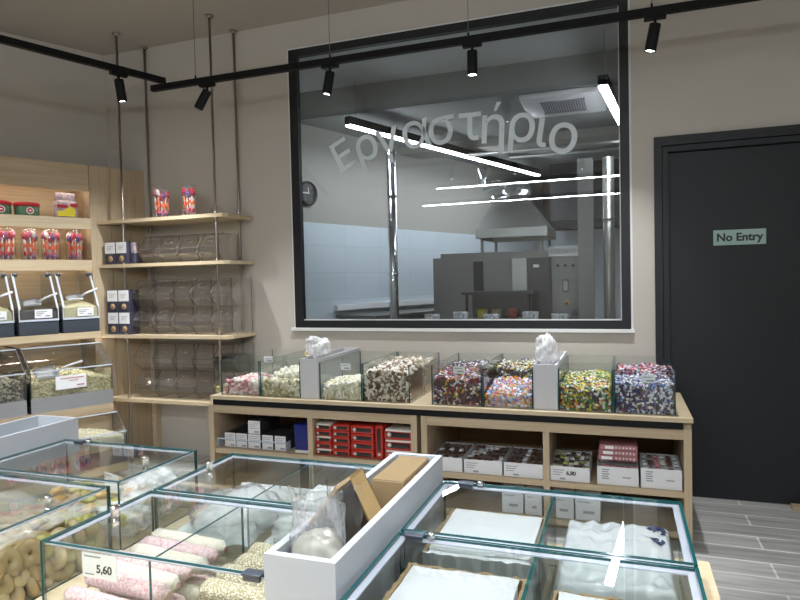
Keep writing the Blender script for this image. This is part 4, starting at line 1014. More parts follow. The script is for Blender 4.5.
def red_packet(x0, x1, z0, z1, label, pale=False, up=False, base='wrap_red'):
    y = 3.50
    t = thing('red_packet', label, 'packet', ((x0+x1)/2, y, z0), 0, 'red packets under the counter')
    if pale:
        b = BM(); bbox(b, x0, x1, y, y+.30, z0, z1-.012, .008); obj('packet_body', b, base, t)
        b = BM(); bbox(b, x0+.006, x1-.006, y+.004, y+.29, z1-.018, z1, .007); obj('packet_top', b, 'food_caramel_wrap', t)
    else:
        b = BM(); bbox(b, x0, x1, y, y+.30, z0, z1, .009); obj('packet_body', b, base, t)
    b = BM(); w, h = x1-x0, z1-z0
    if up: bbox(b, x0+w*.24, x1-w*.24, y-.0025, y+.01, z0+.05*1, z1-.015, .004)
    else: bbox(b, x0+w*.09, x1-w*.08, y-.0025, y+.01, z0+h*.20, z1-h*.26, .005)
    obj('packet_window', b, 'window_dark', t)
    b = BM()
    cx, cz = (x0+w*.5, z0+.032) if up else (x0+w*.19, z0+h*.5)
    lathe(b, [(0, 0), (min(w, h)*.24, 0), (0, .003)], seg=12, T=Matrix.Translation((cx, y-.003, cz)) @ R90); obj('packet_badge', b, 'white_print', t)
cols = [(-1.838, -1.727, 5, .040, 'first', True), (-1.718, -1.602, 5, .0405, 'second', False), (-1.592, -1.440, 4, .0505, 'third', False)]
for xa, xb, n, h, nm, pale in cols:
    for k in range(n): red_packet(xa, xb, zt+k*h, zt+(k+1)*h-.0006, f'red packet with dark window, {ORD[n-1-k]} from the top in the {nm} column', pale and k % 2 == 0)
red_packet(-1.428, -1.379, zt, zt+.208, 'red packet standing on end between the third and fourth columns', False, True)
for k in range(3): red_packet(-1.369, -1.190, zt+k*.064, zt+(k+1)*.064-.0006, f'wide red packet with dark window, {ORD[2-k]} from the top in the fourth column', True)
for k in range(2): red_packet(-1.46+.14*k, -1.33+.14*k, .0605, .22, f'red packet on the lowest shelf of the left cabinet, {("left", "right")[k]} one')

# white trays of chocolates under the right half
K_bar = [bpy.data.meshes.new('chocolate_bar') for _ in range(3)]
for me, m in zip(K_bar, ('food_choco', 'food_caramel_wrap', 'food_rose')):
    b = brick_bm(.025, .040, .010, .003); b.to_mesh(me); b.free(); me.materials.append(M[m])
K_bar.append(bpy.data.meshes.new('chocolate_bar')); b = brick_bm(.025, .040, .010, .003); b.to_mesh(K_bar[3]); b.free(); K_bar[3].materials.append(M['food_lime'])
K_bar.append(bpy.data.meshes.new('chocolate_bar')); b = brick_bm(.025, .040, .010, .003); b.to_mesh(K_bar[4]); b.free(); K_bar[4].materials.append(M['food_brown'])
K_bar.append(bpy.data.meshes.new('chocolate_bar')); b = brick_bm(.025, .040, .010, .003); b.to_mesh(K_bar[5]); b.free(); K_bar[5].materials.append(M['food_silver'])  # silver copy imitates glints among the bars
def choc_tray(x0, x1, z0, h, dep, label, mix, where, price=None, lines=None, fill=.012, layers=1, rows=6):
    y = 3.495
    t = thing('chocolate_tray', label, 'carton', ((x0+x1)/2, y, z0)); th = .003
    for nm, a in (('front_wall', (x0, x1, y, y+th)), ('back_wall', (x0, x1, y+dep-th, y+dep)), ('side_wall', (x0, x0+th, y+th, y+dep-th)), ('side_wall', (x1-th, x1, y+th, y+dep-th))):
        b = BM(); box(b, a[0], a[1], a[2], a[3], z0, z0+h); obj(nm, b, 'card_white', t)
    b = BM(); box(b, x0+th, x1-th, y+th, y+dep-th, z0, z0+h-.02); obj('tray_insert', b, 'card_white', t)
    b = BM(); w = x1-x0
    if lines == 'left':
        for k in range(5): box(b, x0+w*.12, x0+w*(.30-.03*(k % 2)), y-.0012, y, z0+h*.80-.012*k, z0+h*.80-.012*k+.006)
        b9 = BM(); box(b9, x0+w*.62, x0+w*.82, y-.0012, y, z0+h*.42, z0+h*.42+.006); obj('price_mark', b9, 'ink_grey', t)
    else:
        for k in range(3): box(b, x0+w*.06, x0+w*(.36-.05*k), y-.0012, y, z0+h*.72-.013*k, z0+h*.72-.013*k+.004)
        box(b, x0+w*.24, x0+w*.38, y-.0012, y, z0+h*.10, z0+h*.10+.009)
    obj('tray_print', b, 'ink_grey', t)
    if price: obj('price_print', text_bm(price, .03, Matrix.Translation((x0+w*.53, y-.001, z0+h*.55)) @ FRONT, 0, .0004, .001), 'ink', t)
    nx = max(3, int((x1-x0)/.029)); k = 0
    for L in range(layers):
        for j in range(rows):
            for i in range(nx):
                me = K_bar[mix[(i*3+j*5+L) % len(mix)]]
                o = bpy.data.objects.new('chocolate_bar', me); C.objects.link(o)
                yy = y+.045+j*(dep-.09)/max(1, rows-1)
                o.matrix_basis = Matrix.Translation((x0+.021+(x1-x0-.042)*i/(nx-1), yy, z0+h-.014+L*.013+.005*(j % 2)+rn.uniform(0, .005))) @ rot(rn.uniform(-.2, .2), rn.uniform(-.2, .2), rn.uniform(-.2, .2))
                wd = {0: 'dark', 1: 'white wrapped', 2: 'pink wrapped', 3: 'lime wrapped', 4: 'brown', 5: 'silver glint'}[mix[(i*3+j*5+L) % len(mix)]]
                tag(o, f'{wd} chocolate bar {where}', 'chocolate', f'chocolate bars {where}')
zr = .2725
choc_tray(-1.075, -.884, zr, .082, .34, 'white tray of chocolates partly behind the white divider box', [0, 4, 0, 5, 4, 0], 'in the white tray partly behind the divider box')
choc_tray(-.871, -.651, zr, .080, .34, 'white tray of shiny brown chocolates left of the plain dark one', [4, 0, 5, 0, 4, 1, 4, 5], 'in the white tray with shiny brown bars')
choc_tray(-.640, -.421, zr, .080, .34, 'white tray of plain dark chocolates left of the cabinet divider', [0, 0, 4, 0, 5], 'in the white tray of plain dark bars')
choc_tray(-.381, -.172, zr, .080, .34, 'white tray of green tinged chocolates with a price on the front', [1, 0, 5, 1, 3, 4, 0], 'in the white tray with a price', '6,80', None)
choc_tray(-.133, .076, zr, .098, .30, 'white carton under pink packs in the right cabinet', [2, 4, 1], 'in the carton under the pink packs', None, 'left', .01, 1, 3)
choc_tray(.088, .288, zr, .105, .30, 'white carton of chocolate packs at the right end of the cabinet', [5, 2, 4, 0, 1], 'in the rightmost carton', None, 'left', .01, 1, 4)
for k in range(3):
    t = thing('pink_pack', f'pink printed pack stacked on the white carton, {ORD[2-k]} from the top', 'packet', (-.03, 3.53, zr+.125+k*.030), 0)
    b = BM(); bbox(b, -.130+.004*k, .074, 3.53, 3.72, zr+.122+k*.029, zr+.150+k*.029, .005); obj('pack_body', b, 'pack_pink', t)
    b = BM(); box(b, -.112+.01*k, -.055+.004*k, 3.528, 3.5305, zr+.128+k*.029, zr+.144+k*.029); obj('pack_label', b, 'paper', t)
    b = BM()
    for i in range(6): blob(b, (-.035+i*.018, 3.53, zr+.136+k*.029), (.007, .002, .007), None, 0, 1)
    obj('pack_print', b, 'food_rose_pale', t)
for k, (xa, xb) in enumerate(((-.655, -.535), (-.525, -.43), (-.375, -.26), (-.25, -.12))):
    t = thing('storage_carton', f'grey white carton on the lowest shelf of the right cabinet, {ORD[k]} from the left', 'carton', ((xa+xb)/2, 3.6, .0605))
    b = BM(); bbox(b, xa, xb, 3.50, 3.75, .0605, .205, .003); obj('carton_body', b, 'card_white', t)
    b = BM(); box(b, xa+.04, xb-.03, 3.4985, 3.5, .10, .115); box(b, xa+.01, xb-.05, 3.4985, 3.5, .16, .165); obj('carton_print', b, 'ink_grey', t)

# ------------------------------------------------------------------ the islands in front
ZI = .72
def island(x0, x1, y0, y1, label):
    t = thing('display_island', label, 'display table', ((x0+x1)/2, (y0+y1)/2, 0))
    b = BM(); box(b, x0, x1, y0, y1, ZI-.03, ZI); obj('table_top', b, 'oak_pale', t)
    b = BM(); box(b, x0+.05, x1-.05, y0+.05, y1-.06, .08, ZI-.03); obj('cabinet_body', b, 'oak', t)
    b = BM(); box(b, x0+.09, x1-.09, y0+.09, y1-.10, 0, .08); obj('plinth', b, 'black_metal', t)
island(-1.145, .188, .0-.02, 1.60, 'pale oak display island under the nearer glass tanks')
island(-2.44, -1.150, .0-.02, 1.66, 'pale oak display island under the far left glass tanks')

GT = 'lidded glass tanks on the islands'
def lid_tank(x0, x1, y0, y1, label, divider=True, knob=(None,), clip=None, z1=.90, front=True):
    t = thing('lidded_tank', label, 'glass tank', ((x0+x1)/2, (y0+y1)/2, ZI+.0005), 0, GT); z0 = ZI+.001; g = .006
    b = BM(); pane(b, x0, x0+g, y0, y1, z0, z1); obj('side_pane', b, GL, t)
    b = BM(); pane(b, x1-g, x1, y0, y1, z0, z1); obj('side_pane', b, GL, t)
    b = BM(); pane(b, x0+g, x1-g, y0, y0+g, z0, z1); obj('front_pane', b, GL, t)
    b = BM(); pane(b, x0+g, x1-g, y1-g, y1, z0, z1); obj('back_pane', b, GL, t)
    if divider:
        xm = (x0+x1)/2; b = BM(); pane(b, xm-.003, xm+.003, y0+g, y1-g, z0, z1-.008); obj('divider_pane', b, GL, t)
    b = BM(); pane(b, x0+g+.001, x1-g-.001, y0+g+.001, y1-g-.001, z1-.005, z1); ld = obj('lid', b, ['glass_clear', 'glass_edge'], t)
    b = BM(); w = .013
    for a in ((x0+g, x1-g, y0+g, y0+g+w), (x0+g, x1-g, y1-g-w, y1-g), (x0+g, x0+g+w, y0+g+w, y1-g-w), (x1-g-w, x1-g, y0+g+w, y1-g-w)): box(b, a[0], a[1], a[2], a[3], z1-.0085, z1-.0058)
    obj('rim_glint', b, 'rim_glint', t)
    if knob[0] is not None:
        b = BM(); lathe(b, [(0, 0), (.009, 0), (.009, .014), (.011, .016), (.011, .022), (0, .024)], (knob[0], knob[1], z1+.0002), 14); lathe(b, [(0, -.02), (.008, -.02), (.008, -.0052), (0, -.0052)], (knob[0], knob[1], z1), 14); obj('lid_knob', b, 'chrome', ld)
    if clip:
        cx, cy = clip
        b = BM(); bbox(b, cx-.019, cx+.019, cy-.010, cy+.012, z1+.0003, z1+.005, .0015); bbox(b, cx-.017, cx+.017, cy-.008, cy-.001, z1-.009, z1+.003, .0015); obj('lid_clip', b, 'navy_plastic', t)
        b = BM(); lathe(b, [(0, 0), (.008, 0), (.008, .010), (0, .012)], (cx+.034, cy+.002, z1+.0003), 12); obj('lid_knob', b, 'chrome', ld)
    return t
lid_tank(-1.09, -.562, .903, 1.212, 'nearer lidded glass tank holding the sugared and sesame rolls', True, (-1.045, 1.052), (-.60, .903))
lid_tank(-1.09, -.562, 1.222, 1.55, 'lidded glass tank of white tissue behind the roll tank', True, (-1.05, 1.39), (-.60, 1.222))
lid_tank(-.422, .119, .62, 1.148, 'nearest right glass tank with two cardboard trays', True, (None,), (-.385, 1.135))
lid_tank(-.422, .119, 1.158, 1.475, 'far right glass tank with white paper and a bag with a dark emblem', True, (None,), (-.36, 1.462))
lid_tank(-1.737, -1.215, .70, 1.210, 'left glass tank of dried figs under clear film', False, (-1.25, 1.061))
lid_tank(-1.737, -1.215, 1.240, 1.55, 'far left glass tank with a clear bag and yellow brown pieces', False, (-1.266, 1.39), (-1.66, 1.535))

# divider boxes
db = thing('divider_box', 'long open white box holding bags and brown cartons between the tanks', 'box', (-.49, 1.18, ZI+.0005)); tray_box(db, -.556, -.427, .868, 1.49, ZI+.001, .958, .014, 'white_lacquer', .80)
db = thing('divider_box', 'long open white box left of the far left tank', 'box', (-1.84, 1.18, ZI+.0005)); tray_box(db, -1.925, -1.745, .70, 1.61, ZI+.001, .958, .012, 'white_lacquer', .80)

# 5,60 price card and others
def price_card(c, text, label, w=.084, h=.048, rz=0, tilt=0):
    t = thing('price_card', label, 'price card', c, rz)
    T = Matrix.Rotation(tilt, 4, 'X')
    b = BM(); box(b, -w/2, w/2, -.0008, .0008, 0, h, 0, T); obj('card', b, 'paper', t, local=True)
    if text:
        obj('price_print', text_bm(text, .022, T @ Matrix.Translation((.012, -.0012, h*.38)) @ FRONT, 0, .0003, .0006), 'ink', t, local=True)
    b = BM(); box(b, -w*.42, w*.05, -.0016, -.0009, h*.84, h*.90, 0, T); box(b, -w*.42, -w*.15, -.0016, -.0009, h*.12, h*.17, 0, T); obj('card_print', b, 'ink_grey', t, local=True)
price_card((-.949, .9115, .840), '5,60', 'white price card reading 5,60 behind the front glass of the roll tank')
price_card((-1.42, 1.42, .80), '', 'plain white price card in the far left glass tank', .075, .05, -.3)

# sugared rolls
def roll_bm(L, r, seed, sag=.0):
    b = BM(); n = 14; m = 12
    rings = []
    for i in range(m+1):
        t = i/m; x = (t-.5)*L; e = min(t, 1-t)*L
        q = r*math.sqrt(max(.12, min(1, e/(r*.55))*(2-min(1, e/(r*.55)))))
        rings.append([b.verts.new((x, q*math.cos(2*PI*k/n)*(1+.07*noise.noise(Vector((x*25, k*.7, seed)))), q*.92*math.sin(2*PI*k/n)*(1+.08*noise.noise(Vector((x*25, k*.7, seed+5)))))) for k in range(n)])
    for p, q in zip(rings, rings[1:]):
        for k in range(n): f = b.faces.new([p[k], p[(k+1) % n], q[(k+1) % n], q[k]]); f.smooth = True
    for rg in (rings[0][::-1], rings[-1]):
        f = b.faces.new(rg); f.material_index = 1
    return b
def roll(c, L, r, rz, m, label, group, seed, end='food_lokum_end', cat='sweet roll'):
    b = roll_bm(L, r, seed); o = obj('sugared_roll' if 'lokum' in m else 'sesame_roll', b, [m, end]); o.matrix_basis = Matrix.Translation(c) @ rot(0, 0, rz)
    tag(o, label, cat, group)
zb = ZI+.004
RG = 'sugared rolls in the near tank'
PK, CRM = 'food_lokum_dust', 'food_lokum_cream'
rolls = [(1.185, CRM, 'cream sugared roll lying farthest back in the roll tank', 1), (1.140, PK, 'pink sugared roll next to the farthest cream roll', 1), (1.098, CRM, 'cream sugared roll between two pink ones in the middle', 1), (1.058, PK, 'pink sugared roll in the middle of the stack', 1), (1.015, CRM, 'cream sugared roll behind the price card', 1),
         (.975, PK, 'pink sugared roll right behind the price card', 1), (.934, PK, 'pink sugared roll lying frontmost under the price card', 0)]
for k, (y, m, lab, up) in enumerate(rolls):
    roll((-.962+.008*(k % 3), y, zb+.023+(.052 if up else .03)), .225, .0195, -.10+.03*(k % 2), m, lab, RG, k)
for k in range(6):
    roll((-.955, 1.17-.048*k, zb+.0235), .23, .020, -.05, PK if k % 2 else CRM, f'sugared roll of the bottom layer, {ORD[k]} from the back', RG, 20+k)
SG = 'sesame rolls in the near tank'
for k, (y, up, lab) in enumerate(((1.165, 1, 'sesame coated roll lying farthest back'), (1.112, 1, 'sesame coated roll second from the back'), (1.055, 1, 'sesame coated roll in the middle'), (.995, 1, 'sesame coated roll behind the lid clip'), (.940, 0, 'sesame coated roll frontmost beside the white box'))):
    roll((-.685+.006*(k % 2), y, zb+.026+(.05 if up else .03)), .215, .026, -.12+.04*(k % 2), 'food_sesame_bumpy', lab, SG, 40+k, 'food_sesame_bumpy')
for k in range(4):
    roll((-.685, 1.15-.058*k, zb+.027), .22, .026, -.06, 'food_sesame_bumpy', f'sesame roll of the bottom layer, {ORD[k]} from the back', SG, 60+k, 'food_sesame_bumpy')
# serving trays under the rolls
b = BM(); bbox(b, -1.08, -.84, .912, 1.20, ZI+.0015, ZI+.0035, .0005); solo('paper_liner', b, 'paper', 'white paper liner under the sugared rolls', 'paper')

# white tissue in the tank behind
def sheet_bm(x0, x1, y0, y1, z, amp, seed, n=26, freq=9, thick=.0012, drop=None):
    b = BM(); g = []
    for j in range(n+1):
        row = []
        for i in range(n+1):
            u, v = i/n, j/n; x, y = x0+(x1-x0)*u, y0+(y1-y0)*v; p = Vector((x*freq+seed, y*freq, seed*.7))
            h = amp*(.6*noise.noise(p)+.45*(1-abs(noise.noise(p*2.3))*2)*.6+.22*abs(noise.noise(p*5)))
            if drop: h += drop(u, v)
            row.append(b.verts.new((x+amp*.25*noise.noise(p+Vector((9, 0, 0))), y+amp*.25*noise.noise(p+Vector((0, 9, 0))), z+h)))
        g.append(row)
    for j in range(n):
        for i in range(n): f = b.faces.new([g[j][i], g[j][i+1], g[j+1][i+1], g[j+1][i]]); f.smooth = False
    bmesh.ops.solidify(b, geom=b.faces[:], thickness=thick)
    return b
def mound(h): return lambda u, v: h*math.sin(PI*u)**.6*math.sin(PI*v)**.6
b = sheet_bm(-1.06, -.842, 1.245, 1.53, ZI+.05, .04, 2.2, drop=mound(.075)); solo('tissue_sheet', b, 'paper', 'crumpled white tissue in the left half of the tissue tank', 'tissue')
b = sheet_bm(-.808, -.585, 1.245, 1.53, ZI+.055, .04, 5.1, drop=mound(.085)); solo('tissue_sheet', b, 'paper', 'crumpled white tissue in the right half of the tissue tank', 'tissue')
b = crumple((-.70, 1.30, ZI+.085), (.10, .055, .065), 4, 4, .4, 1.8); solo('plastic_bag', b, 'film_milky', 'clear crumpled bag at the front right of the tissue tank', 'plastic bag')
b = crumple((-.94, 1.36, ZI+.095), (.11, .10, .045), 14, 4, .4, 1.8); solo('plastic_bag', b, 'film', 'clear crumpled film over the left tissue', 'plastic bag')
tl = thing('label_strip_stack', 'row of small white cards at the back of the tissue tank', 'cards', (-.93, 1.535, ZI+.0015))
for k in range(4):
    b = BM(); box(b, -1.05+.065*k, -.99+.065*k, 1.533, 1.539, ZI+.0015, ZI+.10); obj('card', b, 'card_white', tl)

# dried figs under film
rf = random.Random(5)
FG = 'dried figs in the left tank'
def fig_bm(seed):
    b = BM(); n = 16; m = 8; R, r = .021, .0135
    g = []
    for i in range(n):
        a = 2*PI*i/n; ring = []
        for k in range(m):
            t = 2*PI*k/m; q = 1+.16*noise.noise(Vector((math.cos(a)*1.4+seed, math.sin(a)*1.4, math.cos(t))))
            rr_ = R*q+r*math.cos(t)*(.85 if math.cos(t) > 0 else 1.45)
            ring.append(b.verts.new((rr_*math.cos(a), rr_*math.sin(a)*.9, r*.85*math.sin(t)*q)))
        g.append(ring)
    for i in range(n):
        for k in range(m): f = b.faces.new([g[i][k], g[(i+1) % n][k], g[(i+1) % n][(k+1) % m], g[i][(k+1) % m]]); f.smooth = True
    return b
figs = []
for s_, (m, wd) in enumerate((('food_fig', 'brown'), ('food_fig_pale', 'pale brown'), ('food_fig_green', 'greenish'), ('food_fig', 'brown'), ('food_fig_pale', 'pale brown'))):
    me = bpy.data.meshes.new('dried_fig'); b = fig_bm(s_*3.3); b.to_mesh(me); b.free(); me.materials.append(M[m]); figs.append((me, wd))
spots_ = []
for lay in range(3):
    for j in range(11): spots_.append((-1.243, .74+.043*j+.02*(lay % 2), ZI+.024+lay*.034, True))
for lay in range(2):
    for j in range(10): spots_.append((-1.275, .75+.046*j, ZI+.040+lay*.034, True))
for j in range(9):
    for i in range(8): spots_.append((-1.690+.056*i, .745+.053*j, ZI+.100, False))
for x, y, z, side in spots_:
    me, wd = rf.choice(figs); o = bpy.data.objects.new('dried_fig', me); C.objects.link(o)
    x += rf.uniform(-.004, .004) if side else rf.uniform(-.008, .008); y += rf.uniform(-.006, .006); z += rf.uniform(-.004, .004)
    T = rot(rf.uniform(0, 6), 1.25+rf.uniform(-.35, .35), rf.uniform(-.35, .35)) @ rot(0, 0, rf.uniform(0, 6)) if side else rot(rf.uniform(-.35, .35), rf.uniform(-.35, .35), rf.uniform(0, 6))
    o.matrix_basis = Matrix.Translation((min(x, -1.238), min(max(y, .74), 1.172), z)) @ T
    tag(o, f'{wd} dried ring fig {"against the right glass" if side else "on top of the heap"} of the fig tank', 'dried fig', FG+(' by the glass' if side else ' on top'))
b = heap_bm(-1.722, -1.300, .715, 1.198, lambda u, v: ZI+.085, ZI+.0015, 8, .004, 2); solo('fig_mass', b, 'food_fig', 'figs deep inside the heap of the fig tank', 'dried figs', None, None, 'stuff')
b = sheet_bm(-1.715, -1.232, .72, 1.195, ZI+.128, .022, 7.7, 34, 11, .0006, lambda u, v: .022*math.sin(PI*u)*math.sin(PI*v)); solo('film_sheet', b, 'film', 'clear crinkled film lying over the dried figs', 'plastic film')
# far left tank
K_an = [(m, wd) for m, wd in (('food_biscuit', 'brown'), ('food_toffee', 'tan'), ('food_fig_green', 'greenish yellow'))]
for k in range(40):
    m, wd = K_an[(k*7+k//4) % 3]
    b = BM(); blob(b, (0, 0, 0), (.030, .022, .013), None, 0, 2, .5, k)
    o = obj('dried_fruit', b, m); o.matrix_basis = Matrix.Translation((-1.66+.057*(k % 8), 1.285+.055*(k//8), ZI+.018+.030*(k % 2)+.012*(k % 3))) @ rot(.2*(k % 3), .3*(k % 2), k)
    tag(o, f'{wd} dried fruit piece in the far left tank', 'dried fruit', 'dried fruit in the far left tank')
b = crumple((-1.30, 1.46, ZI+.068), (.085, .085, .06), 9, 4, .42, 1.7); solo('plastic_bag', b, 'film_milky', 'clear crumpled bag at the back corner of the far left tank', 'plastic bag')
b = crumple((-1.29, 1.33, ZI+.045), (.075, .065, .038), 19, 4, .42, 1.7); solo('plastic_bag', b, 'film_milky', 'clear crumpled bag along the right glass of the far left tank', 'plastic bag')

# trays in the right tanks
def torn_tray(x0, x1, y0, y1, z0, z1, label, front='kraft'):
    t = thing('cardboard_tray', label, 'carton', ((x0+x1)/2, (y0+y1)/2, z0))
    rnd = random.Random(int((x0+y0)*1000))
    def wall(p, q, nx, ny):
        b = BM(); n = 22; lo = []; hi = []
        for i in range(n+1):
            s = i/n; x, y = p[0]+(q[0]-p[0])*s, p[1]+(q[1]-p[1])*s
            zz = z1+rnd.uniform(-.003, .002)
            o2 = rnd.uniform(0, .004)
            lo.append((b.verts.new((x, y, z0)), b.verts.new((x+nx*.004, y+ny*.004, z0)))); hi.append((b.verts.new((x+nx*(-o2), y+ny*(-o2), zz)), b.verts.new((x+nx*.005, y+ny*.005, zz-.001))))
        for i in range(n):
            b.faces.new([lo[i][0], lo[i+1][0], hi[i+1][0], hi[i][0]]); b.faces.new([lo[i+1][1], lo[i][1], hi[i][1], hi[i+1][1]]); b.faces.new([hi[i][0], hi[i+1][0], hi[i+1][1], hi[i][1]])
        obj('tray_wall', b, front if ny == 1 else 'kraft', t)
    wall((x0, y0), (x1, y0), 0, 1); wall((x1, y0), (x1, y1), -1, 0); wall((x1, y1), (x0, y1), 0, -1); wall((x0, y1), (x0, y0), 1, 0)
    b = BM(); box(b, x0+.006, x1-.006, y0+.006, y1-.006, z0, z0+.02); obj('tray_bottom', b, 'kraft', t)
    return t
def paper_stack(x0, x1, y0, y1, z0, z1, label, seed):
    t = thing('paper_stack', label, 'paper', ((x0+x1)/2, (y0+y1)/2, z0))
    b = BM(); bbox(b, x0, x1, y0, y1, z0, z1-.006, .004); obj('paper_block', b, 'paper', t)
    b = sheet_bm(x0-.004, x1+.003, y0-.002, y1+.002, z1-.002, .006, seed, 16, 7, .0008); obj('top_sheet', b, 'paper', t)
    b = sheet_bm(x0-.002, x1+.002, y0-.012, y0+.055, z1+.004, .010, seed+3, 14, 16, .0008, lambda u, v: -.012*(1-v)); obj('folded_edge', b, 'white_plastic', t)
zt0 = ZI+.0015
torn_tray(-.385, -.165, 1.185, 1.430, zt0, .850, 'cardboard tray of white paper in the far right tank', 'card_white'); paper_stack(-.372, -.177, 1.198, 1.418, zt0+.021, .853, 'white paper filling the tray of the far right tank', 1.2)
torn_tray(-.385, -.165, .74, 1.105, zt0, .860, 'torn cardboard tray in the left half of the nearest right tank'); paper_stack(-.370, -.178, .752, 1.090, zt0+.021, .864, 'white paper in the torn tray of the left half', 2.6)
torn_tray(-.118, .095, .74, 1.120, zt0, .840, 'torn cardboard tray in the right half of the nearest right tank'); paper_stack(-.105, .082, .752, 1.106, zt0+.021, .843, 'white paper in the torn tray of the right half', 4.4)
# shopping bag with emblem
bg = thing('carrier_bag', 'crumpled white carrier bag with a dark round emblem in the far right tank', 'plastic bag', (-.01, 1.32, zt0))
b = sheet_bm(-.140, .110, 1.182, 1.464, ZI+.022, .026, 12.4, 60, 10, .0012, lambda u, v: (.055+.055*v)*min(1, 3.6*math.sin(PI*u))**.9*min(1, 3.6*math.sin(PI*v))**.9)
for f in b.faces: f.smooth = True
for v in b.verts: v.co.z = min(max(zt0, v.co.z), .888); v.co.x = min(.110, max(-.140, v.co.x)); v.co.y = min(1.466, max(1.180, v.co.y))
from mathutils.bvhtree import BVHTree
tree = BVHTree.FromBMesh(b)
obj('bag_body', b, 'bag_white', bg)
def drape(r0, r1, a0, a1, cx, cy, sy=1.1, n=12, m=3):
    """a printed crescent or disc lying on the bag"""
    b = BM(); g = []
    for j in range(m+1):
        row = []
        for k in range(n+1):
            a = a0+(a1-a0)*k/n; r = r0+(r1-r0)*j/m
            x, y = cx+r*math.cos(a), cy+sy*r*math.sin(a)
            h = tree.ray_cast(Vector((x, y, 2)), Vector((0, 0, -1)))[0]
            row.append(b.verts.new((x, y, (h.z if h else ZI+.1)+.0025)))
        g.append(row)
    for j in range(m):
        for k in range(n): b.faces.new([g[j][k], g[j][k+1], g[j+1][k+1], g[j+1][k]])
    bmesh.ops.remove_doubles(b, verts=b.verts, dist=1e-5)
    obj('bag_emblem', b, 'emblem', bg)
ex, ey = .066, 1.405
M['emblem'] = mat('emblem_ink', (.012, .018, .07), .5)
drape(.012, .021, .3, 2.9, ex, ey+.008); drape(.0, .010, .6, 3.9, ex+.002, ey+.014); drape(.0, .006, 0, 6.2, ex+.012, ey+.004)
drape(.010, .017, 3.5, 5.9, ex, ey-.010); drape(.0, .006, .2, 3.0, ex-.002, ey-.020)

# things in the white divider box
kb = thing('kraft_carton', 'closed brown carton at the far end of the white divider box', 'carton', (-.492, 1.38, .8005))
b = BM(); bbox(b, -.532, -.455, 1.275, 1.468, .8005, .955, .002); obj('carton_body', b, 'kraft', kb)
b = BM(); box(b, -.530, -.457, 1.276, 1.467, .955, .9565); obj('carton_lid', b, 'kraft', kb)
kf = thing('kraft_carton', 'open brown carton with a gabled flap in the middle of the white divider box', 'carton', (-.492, 1.10, .8005))
b = BM(); prism(b, [(-.538, .801), (-.446, .801), (-.446, .945), (-.486, 1.026), (-.538, .962)], 1.098, 1.101, 'y'); obj('carton_panel', b, 'kraft_shaded', kf)  # shade on this face is put into the dark brown
b = BM(); box(b, -.540, -.537, 1.06, 1.15, .801, .96); box(b, -.447, -.444, 1.07, 1.15, .801, .945); obj('carton_side', b, 'kraft', kf)
b = BM(); prism(b, [(-.545, .958), (-.541, .955), (-.484, 1.027), (-.488, 1.032)], 1.00, 1.12, 'y'); obj('carton_flap', b, 'kraft_warm', kf)
b = BM(); prism(b, [(-.488, 1.032), (-.484, 1.027), (-.446, .938), (-.442, .942)], 1.06, 1.12, 'y'); obj('carton_flap', b, 'kraft_warm', kf)
kg = thing('kraft_carton', 'brown carton with a torn open end before the closed one', 'carton', (-.49, 1.235, .8005))
Tk = Matrix.Translation((-.49, 1.235, .8015)) @ rot(-.75, 0, -.1)
b = BM()
for a in ((-.040, .040, -.02, -.017, 0, .15), (-.040, .040, .017, .02, 0, .15), (-.040, -.037, -.017, .017, 0, .15), (.037, .040, -.017, .017, 0, .15)): box(b, *a, 0, Tk)
obj('carton_body', b, 'kraft', kg)
b = BM(); prism(b, [(-.04, .15), (.04, .15), (.035, .185), (-.035, .18)], -.02, -.0175, 'y'); bmesh.ops.transform(b, matrix=Tk, verts=b.verts); obj('carton_flap', b, 'kraft', kg)
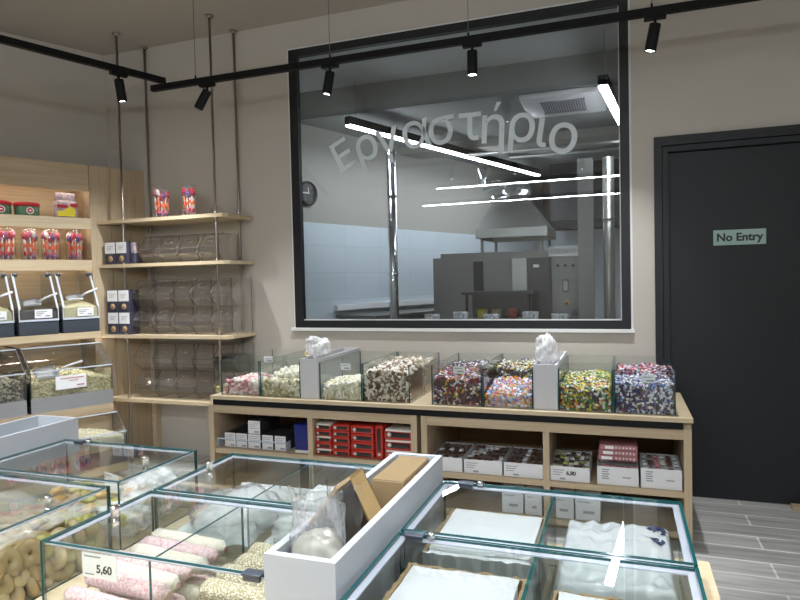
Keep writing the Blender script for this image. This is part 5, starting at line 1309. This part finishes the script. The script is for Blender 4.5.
# clear bags standing in front
def bag_sheet(c, w, h, seed, bend, T):
    b = BM(); n = 20; g = []
    for j in range(n+1):
        row = []
        for i in range(n+1):
            u, v = i/n-.5, j/n
            p = Vector((u*3+seed, v*3, seed))
            row.append(b.verts.new(T @ Vector((u*w*(1-.15*v*abs(u)), bend*(u*u*4)+.02*noise.noise(p)+.012*(1-abs(noise.noise(p*2.5))*2), v*h+.012*noise.noise(p+Vector((4, 4, 0)))))))
        g.append(row)
    for j in range(n):
        for i in range(n): f = b.faces.new([g[j][i], g[j][i+1], g[j+1][i+1], g[j+1][i]]); f.smooth = True
    bmesh.ops.solidify(b, geom=b.faces[:], thickness=.0006)
    return b
t = thing('clear_bags', 'tall clear plastic bags standing at the near end of the white divider box', 'plastic bag', (-.49, .96, .8015))
for k, (y, w, h, sd, bend, tx, m) in enumerate(((.93, .105, .245, 1, .03, .10, 'film'), (.955, .10, .225, 4, -.03, .02, 'film_milky'), (.985, .085, .235, 7, .025, -.04, 'film_clear'))):
    obj('bag_sheet', bag_sheet(None, w, h, sd, bend, Matrix.Translation((-.491, y, .803)) @ rot(tx, .03*(k-1), .15*(k % 2))), m, t)
b = crumple((-.488, .935, .925), (.046, .042, .055), 23, 4, .22, 1.2)
for v in b.verts: v.co.x = min(-.445, max(-.538, v.co.x)); v.co.y = max(.886, v.co.y)
solo('plastic_bag', b, 'bag_beige', 'pale crumpled bag at the near end of the divider box', 'plastic bag')

# ------------------------------------------------------------------ camera, world, view
R3 = Matrix(((.9420981, .0107567, .3351649), (.3345606, .0378462, -.941614), (-.0228134, .9992257, .0320561)))
cd = bpy.data.cameras.new('camera'); cam = bpy.data.objects.new('camera', cd); C.objects.link(cam)
cam.matrix_world = Matrix.Translation((0, 0, 1.4)) @ R3.to_4x4()
cd.sensor_width = 36; cd.lens = 622/800*36; cd.clip_start = .02
scene.camera = cam
w = bpy.data.worlds.new('world'); scene.world = w; w.use_nodes = True
w.node_tree.nodes['Background'].inputs[0].default_value = (.05, .05, .055, 1)
vs = scene.view_settings
scene.display_settings.display_device = 'sRGB'
vs.view_transform = 'Standard'; vs.look = 'None'; vs.gamma = 1; vs.use_curve_mapping = False; vs.exposure = 0.2
cy = scene.cycles
cy.max_bounces = 10; cy.diffuse_bounces = 4; cy.glossy_bounces = 6; cy.transmission_bounces = 6; cy.transparent_max_bounces = 48
cy.use_denoising = True; cy.sample_clamp_indirect = 6; cy.caustics_reflective = False; cy.caustics_refractive = False
